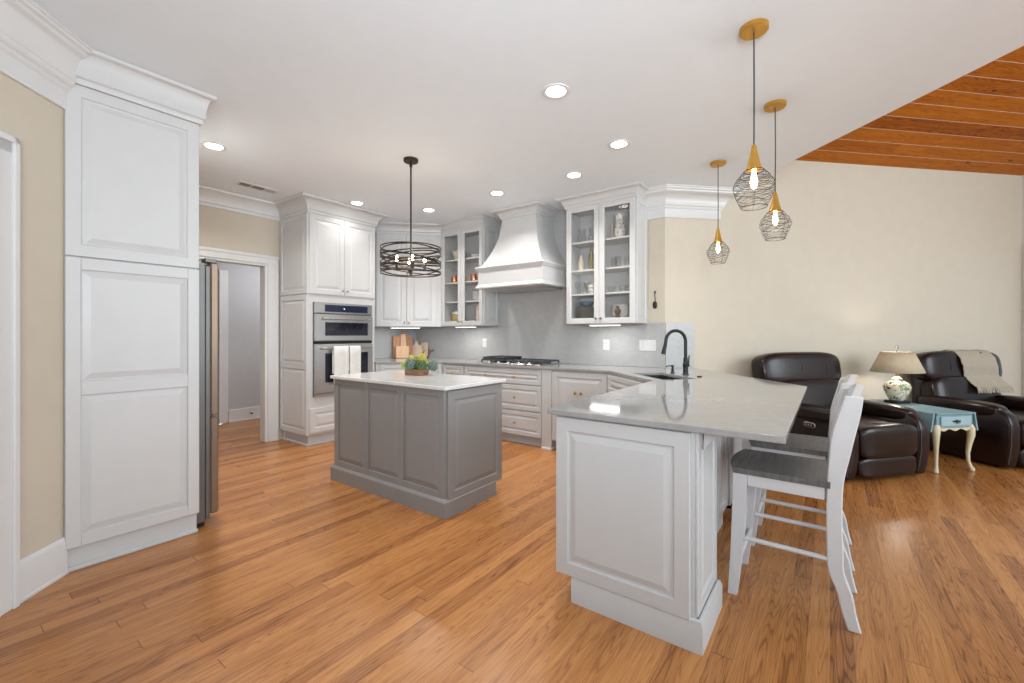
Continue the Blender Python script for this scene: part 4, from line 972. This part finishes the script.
# ================================================================ STOOLS
def stool(loc, label):
    s_ = thing('counter_stool', label, 'stool', (*loc, 0), -90, 'white counter stools at the peninsula')
    hw = .195
    # seat with dished top
    def seat(a, b):
        x = -hw-.012+(2*hw+.024)*a; y = -.195+.392*b
        edge = .028*(abs(2*a-1)**2.6); fr = (.035*(1-(2*a-1)**2) if b < .01 else 0)
        y2 = y-.03*(1-(2*a-1)**2)*max(0, 1-b*2.2)
        return (x, y2, .632-.014*math.sin(PI*a)*math.sin(PI*min(1, b*1.05)))
    n = 14; top = [[seat(i/n, j/n) for j in range(n+1)] for i in range(n+1)]
    sm = MB(); vs = [q for r_ in top for q in r_]; m0 = len(vs); vs += [(q[0]*.985, q[1]*.985+.002, .604) for r_ in top for q in r_]
    fs = []; W = n+1
    for i in range(n):
        for j in range(n):
            a = i*W+j; fs.append((a, a+W, a+W+1, a+1)); fs.append((m0+a, m0+a+1, m0+a+W+1, m0+a+W))
    bd = [(i, 0) for i in range(n)]+[(n, j) for j in range(n)]+[(i, n) for i in range(n, 0, -1)]+[(0, j) for j in range(n, 0, -1)]
    for k in range(len(bd)):
        a = bd[k][0]*W+bd[k][1]; b_ = bd[(k+1) % len(bd)]; b_ = b_[0]*W+b_[1]; fs.append((a, m0+a, m0+b_, b_))
    sm.add(vs, fs).build('seat', 'seatw', s_, angle=50)
    for sx in (-1, 1):      # tapered front legs
        x0 = sx*hw; xi = sx*(hw-.042)
        def rect(z, o, wd): return [(x0-sx*0 if True else 0, -.185+o, z), (x0, -.185+o+wd, z), (x0-sx*wd, -.185+o+wd, z), (x0-sx*wd, -.185+o, z)]
        MB().loops([rect(0, -.030, .040), rect(.20, -.018, .050), rect(.45, -.009, .060), rect(.603, -.006, .062)]).build('front_leg', 'stoolw', s_)
    cl = [(.281, 0, .047), (.262, .07, .051), (.247, .15, .055), (.217, .24, .058), (.213, .33, .060), (.210, .45, .058), (.212, .60, .058), (.219, .68, .064), (.229, .75, .072), (.240, .83, .080), (.265, .94, .074), (.279, 1.015, .064)]
    def cr(p0, p1, p2, p3, t): return tuple(.5*((2*b)+(-a+c)*t+(2*a-5*b+4*c-d)*t*t+(-a+3*b-3*c+d)*t**3) for a, b, c, d in zip(p0, p1, p2, p3))
    cl = [cr(cl[max(i-1, 0)], cl[i], cl[i+1], cl[min(i+2, len(cl)-1)], k/3) for i in range(len(cl)-1) for k in range(3)]+[cl[-1]]
    for sx in (-1, 1):
        po = [(y-w_/2, z) for y, z, w_ in cl]+[(y+w_/2, z) for y, z, w_ in reversed(cl)]
        x0 = sx*hw; x1 = sx*(hw-.030)
        o_ = MB().prism(po, x1, x0, 'x').build('back_leg', 'stoolw', s_, angle=30)
        bv = o_.modifiers.new('bev', 'BEVEL'); bv.width = .005; bv.segments = 2; bv.limit_method = 'ANGLE'
    ap = MB(); ap.box(-hw+.048, hw-.048, -.180, -.158, .545, .603, .003).box(-hw+.030, hw-.030, .176, .198, .545, .603, .003)
    ap.box(-hw+.006, -hw+.028, -.130, .176, .545, .603, .003).box(hw-.028, hw-.006, -.130, .176, .545, .603, .003); ap.build('apron', 'stoolw', s_)
    for sx in (-1, 1): MB().tube([(sx*(hw-.020), -.140, .285), (sx*(hw-.016), .200, .285)], .011, 10).build('stretcher', 'stoolw', s_)
    MB().tube([(-hw+.045, -.162, .20), (hw-.045, -.162, .20)], .012, 10).build('footrest', 'stoolw', s_)
    MB().tube([(-hw+.028, .222, .25), (hw-.028, .222, .25)], .011, 10).build('stretcher', 'stoolw', s_)
    def rail(z0, z1, yc, bow, nm, ov=.0, th=.026):
        r_ = MB(); rings = []
        for i in range(13):
            a = i/12.0; x = (-hw-ov)+(2*hw+2*ov)*a; yb = yc+bow*math.sin(PI*a); tz = .03*math.sin(PI*a) if nm == 'top_rail' else 0
            rings.append([(x, yb-th/2, z0), (x, yb+th/2, z0), (x, yb+.015+th/2, z1+tz), (x, yb+.015-th/2, z1+tz)])
        r_.loops(rings).build(nm, 'stoolw', s_)
    rail(.955, 1.022, .272, .020, 'top_rail', -.028, .030)
    rail(.725, .765, .226, .018, 'lower_rail', -.028, .022)
    for sx in (-1, 1):
        MB().tube([(-sx*(hw-.03), .228, .755), (-sx*.09, .246, .80), (0, .262+.004*sx, .855), (sx*.09, .272, .905), (sx*(hw-.03), .272, .965)], [.012, .012, .013, .012, .012], 8).build('cross_slat', 'stoolw', s_)
    return s_
stool((-.195, 2.565), 'white counter stool nearest the camera with dark grey seat')
stool((-.195, 3.175), 'second white counter stool, mostly hidden behind the nearest one')

# ================================================================ RECLINERS (local -y = front, x along the wall)
def recliner(name, label, u0, v_front, rot=45, hs=0):
    ar = .13; seatw = .66; W = 2*ar+seatw
    r_ = thing(name, label, 'recliner', uvw(u0, v_front), rot, 'brown leather recliners')
    MB().box(.05, W-.05, .12, .86, .05, .34, .02).box(.10, W-.10, .18, .80, .0, .05, .01).build('base', 'leather', r_)
    for x in (0, W-ar):
        a_ = MB(); pf = [(.035, .025), (.012, .10), (-.005, .25), (-.005, .42), (.02, .51), (.09, .56), (.40, .57), (.82, .56), (.86, .45), (.83, .025)]
        rings = []
        for xx, sc in ((0, .95), (.010, .985), (.03, 1.0), (ar-.03, 1.0), (ar-.010, .985), (ar, .95)):
            cy, cz = .42, .30; rings.append([(x+xx, cy+(y-cy)*sc, cz+(z-cz)*sc) for y, z in pf])
        a_.loops(rings).build('arm', 'leather', r_, angle=60)
        MB().sq((x+ar/2, .47, .545), (ar/2+.028, .385, .070), .6, .5, n=36, m=18).build('arm_pad', 'leather', r_, angle=80)
        MB().tube([(x+.014, .020, .06), (x+.012, -.006, .25), (x+.012, -.006, .42), (x+.014, .020, .50)], .0028, 6).build('stitching', 'seam', r_)
    xc = W/2; hw = seatw/2
    MB().sq((xc, .40, .405), (hw-.004, .36, .085), .4, n=40, m=16).build('seat_cushion', 'leather', r_, angle=80)
    MB().sq((xc, .055, .345), (hw-.005, .085, .145), .42, n=40, m=20).build('footrest', 'leather', r_, angle=80)
    MB().sq((xc, .060, .125), (hw-.005, .070, .095), .42, n=40, m=20).build('footrest_lower', 'leather', r_, angle=80)
    MB().sq((xc+hs*.5, .80, .585), (W/2-.035, .13, .235), .45, n=40, m=20, rot=Matrix.Rotation(R(-12), 4, 'X').to_euler()).build('back_cushion', 'leather', r_, angle=80)
    MB().sq((xc+hs, .885, .905), (W/2+.045, .125, .186), .5, .42, n=44, m=22, rot=Matrix.Rotation(R(-8), 4, 'X').to_euler()).build('headrest', 'leather', r_, angle=80)
    for sx in (-.12, .20): MB().tube([(xc+sx, .764, .80), (xc+sx, .752, .90), (xc+sx, .775, 1.01), (xc+sx, .84, 1.072)], .0022, 6).build('stitching', 'seam', r_)
    MB().box(.05, W-.05, .86, .985, .06, .86, .05).build('back_shell', 'leather', r_)
    return r_, W
rc, RW = recliner('recliner', 'dark brown leather recliner between the peninsula and blue side table', 3.38, -3.205, 49, -.07)
cpn = MB(RZ(-90)); 
cp_ = MB(RZ(-90)).sq((-.36, -.006, .44), (.062, .008, .026), .5, n=24, m=8).build('control_panel', 'chrome', rc)
MB(RZ(-90)).sq((-.36, -.013, .44), (.052, .004, .017), .5, n=24, m=8).build('panel_face', 'black', cp_)
for k in range(3): MB(RZ(-90)).sq((-.385+.025*k, -.017, .44), (.008, .003, .008), .9, n=12, m=6).build('button', 'chrome', cp_)
ls, LW_ = recliner('recliner', 'dark brown leather recliner at the right edge with a knitted throw over its back', 5.20, -3.29, 42, .08)
# knitted throw over the headrest
def throwfn(a, b):
    # a across, b from back over the top and down the front
    path = [(1.035, .80), (1.03, .98), (.985, 1.075), (.91, 1.098), (.83, 1.092), (.765, 1.02), (.742, .92), (.748, .82), (.70, .745), (.655, .70)]
    t_ = b*(len(path)-1); i = min(int(t_), len(path)-2); f = t_-i
    y = path[i][0]*(1-f)+path[i+1][0]*f; z = path[i][1]*(1-f)+path[i+1][1]*f
    x = .40+.44*a+.12*b-.02
    rip = .007*math.sin(a*21+b*2)*max(0, b-.3)
    return (x+.01*math.sin(b*7), y-rip-.006, z+.003*math.sin(a*15))
thr = MB().grid(throwfn, 40, 54).build('throw_blanket', 'throw', solid=.010, angle=80)
thr.location = uvw(5.20, -3.29); thr.rotation_euler = (0, 0, R(42)); tag(thr, 'cream knitted throw with fringe draped over the back of the right-hand recliner', 'throw blanket')
fg = MB()
for k in range(46):
    a = k/45.0; q = Vector(throwfn(a, 1.0)); fg.tube([q, q+Vector((.004*math.sin(k*3.1), -.012, -.03)), q+Vector((.010*math.sin(k*1.7), -.016, -.062))], .0035, 5)
fg.build('fringe', 'knit_dark', thr)

# ================================================================ SIDE TABLE + LAMP
st = thing('side_table', 'teal drop-leaf side table with cream cabriole legs and one drawer', 'side table', uvw(4.42, -3.33), 45)
TWd, TD, TH = .50, .84, .555
MB().box(.035, TWd-.035, .0, TD, TH-.014, TH, .004).build('tabletop', 'blue', st)
MB().box(.05, TWd-.05, .02, TD-.02, .415, TH-.0145, .003).build('case', 'blue', st)
dr = MB().box(.085, TWd-.085, .006, .0195, .435, .522, .003).build('drawer', simple('pale_teal_front', (.30, .42, .46), .45), st)
hp = MB(); hp.sq((TWd/2, .002, .478), (.014, .004, .016), .9, n=12, m=8).sq((TWd/2-.026, .002, .480), (.02, .003, .007), .9, n=12, m=8).sq((TWd/2+.026, .002, .480), (.02, .003, .007), .9, n=12, m=8).tube([(TWd/2-.03, 0, .476), (TWd/2-.015, -.01, .464), (TWd/2+.015, -.01, .464), (TWd/2+.03, 0, .476)], .0028, 6); hp.build('drawer_pull', 'black', dr)
for sx, x in ((-1, .034), (1, TWd-.034)):
    MB().prism([(x, TH-.002), (x+sx*.016, TH-.004), (x+sx*.050, .385), (x+sx*.036, .380)], .02, TD-.02, 'y').build('drop_leaf', 'blue', st)
# scalloped apron
sc = [(.06, .414)]+[(.06+(TWd-.12)*k/24, .396+.010*math.cos(k/24*PI*6)*(1 if 2 < k < 22 else .3)) for k in range(25)]+[(TWd-.06, .414)]
MB().prism(sc, .015, .033, 'y').build('apron', 'cream', st)
for lx, ly, dx, dy in ((.07, .04, -1, -1), (TWd-.07, .04, 1, -1), (.07, TD-.05, -1, 1), (TWd-.07, TD-.05, 1, 1)):
    pts = []; rs = []
    for z, o, r_ in ((.435, .000, .030), (.40, .014, .033), (.34, .018, .028), (.26, .006, .021), (.17, -.004, .016), (.09, .000, .014), (.045, .012, .016), (.022, .024, .021), (.004, .026, .018)):
        pts.append((lx+dx*o*.9, ly+dy*o*.6, z)); rs.append(r_)
    MB().tube(pts, rs, 12).build('leg', 'cream', st, angle=80)
lm = thing('table_lamp', 'ceramic table lamp with green floral painting and beige linen shade', 'lamp', uvw(4.73, -3.92, TH), 45)
lm.scale = (1.18, 1.18, 1.25)
MB().box(-.075, .075, -.06, .06, .0005, .022, .006).build('foot', 'black', lm)
MB().lathe([(.05, .022), (.062, .03), (.085, .07), (.105, .115), (.108, .14), (.092, .168), (.060, .185), (.040, .195), (.046, .202), (.030, .215), (.016, .225), (.002, .226)], n=36, sx=1.0, sy=.85).build('ceramic_body', 'ceramic', lm)
MB().tube([(0, 0, .22), (0, 0, .28)], .008, 10).tube([(0, 0, .22), (0, 0, .445)], .003, 6).build('neck', 'gold', lm)
sh = MB(); rings = []
for r0, z in ((.208, .262), (.125, .432)):
    rings.append([(r0*math.cos(2*PI*k/40), r0*.85*math.sin(2*PI*k/40), z) for k in range(40)])
sh.loops(rings, False, False).build('lamp_shade', 'linen', lm, solid=.004)
MB().sq((0, 0, .47), (.016, .006, .018), .9, n=16, m=8).lathe([(.006, .432), (.006, .452), (.002, .454)], n=10).build('finial', 'nickel', lm)
l_ = bpy.data.lights.new('table_lamp_light', 'POINT'); l_.energy = 6; l_.color = (1, .93, .84); l_.shadow_soft_size = .03
q = bpy.data.objects.new('table_lamp_light', l_); COL.objects.link(q); q.parent = lm; q.location = (0, 0, .33)
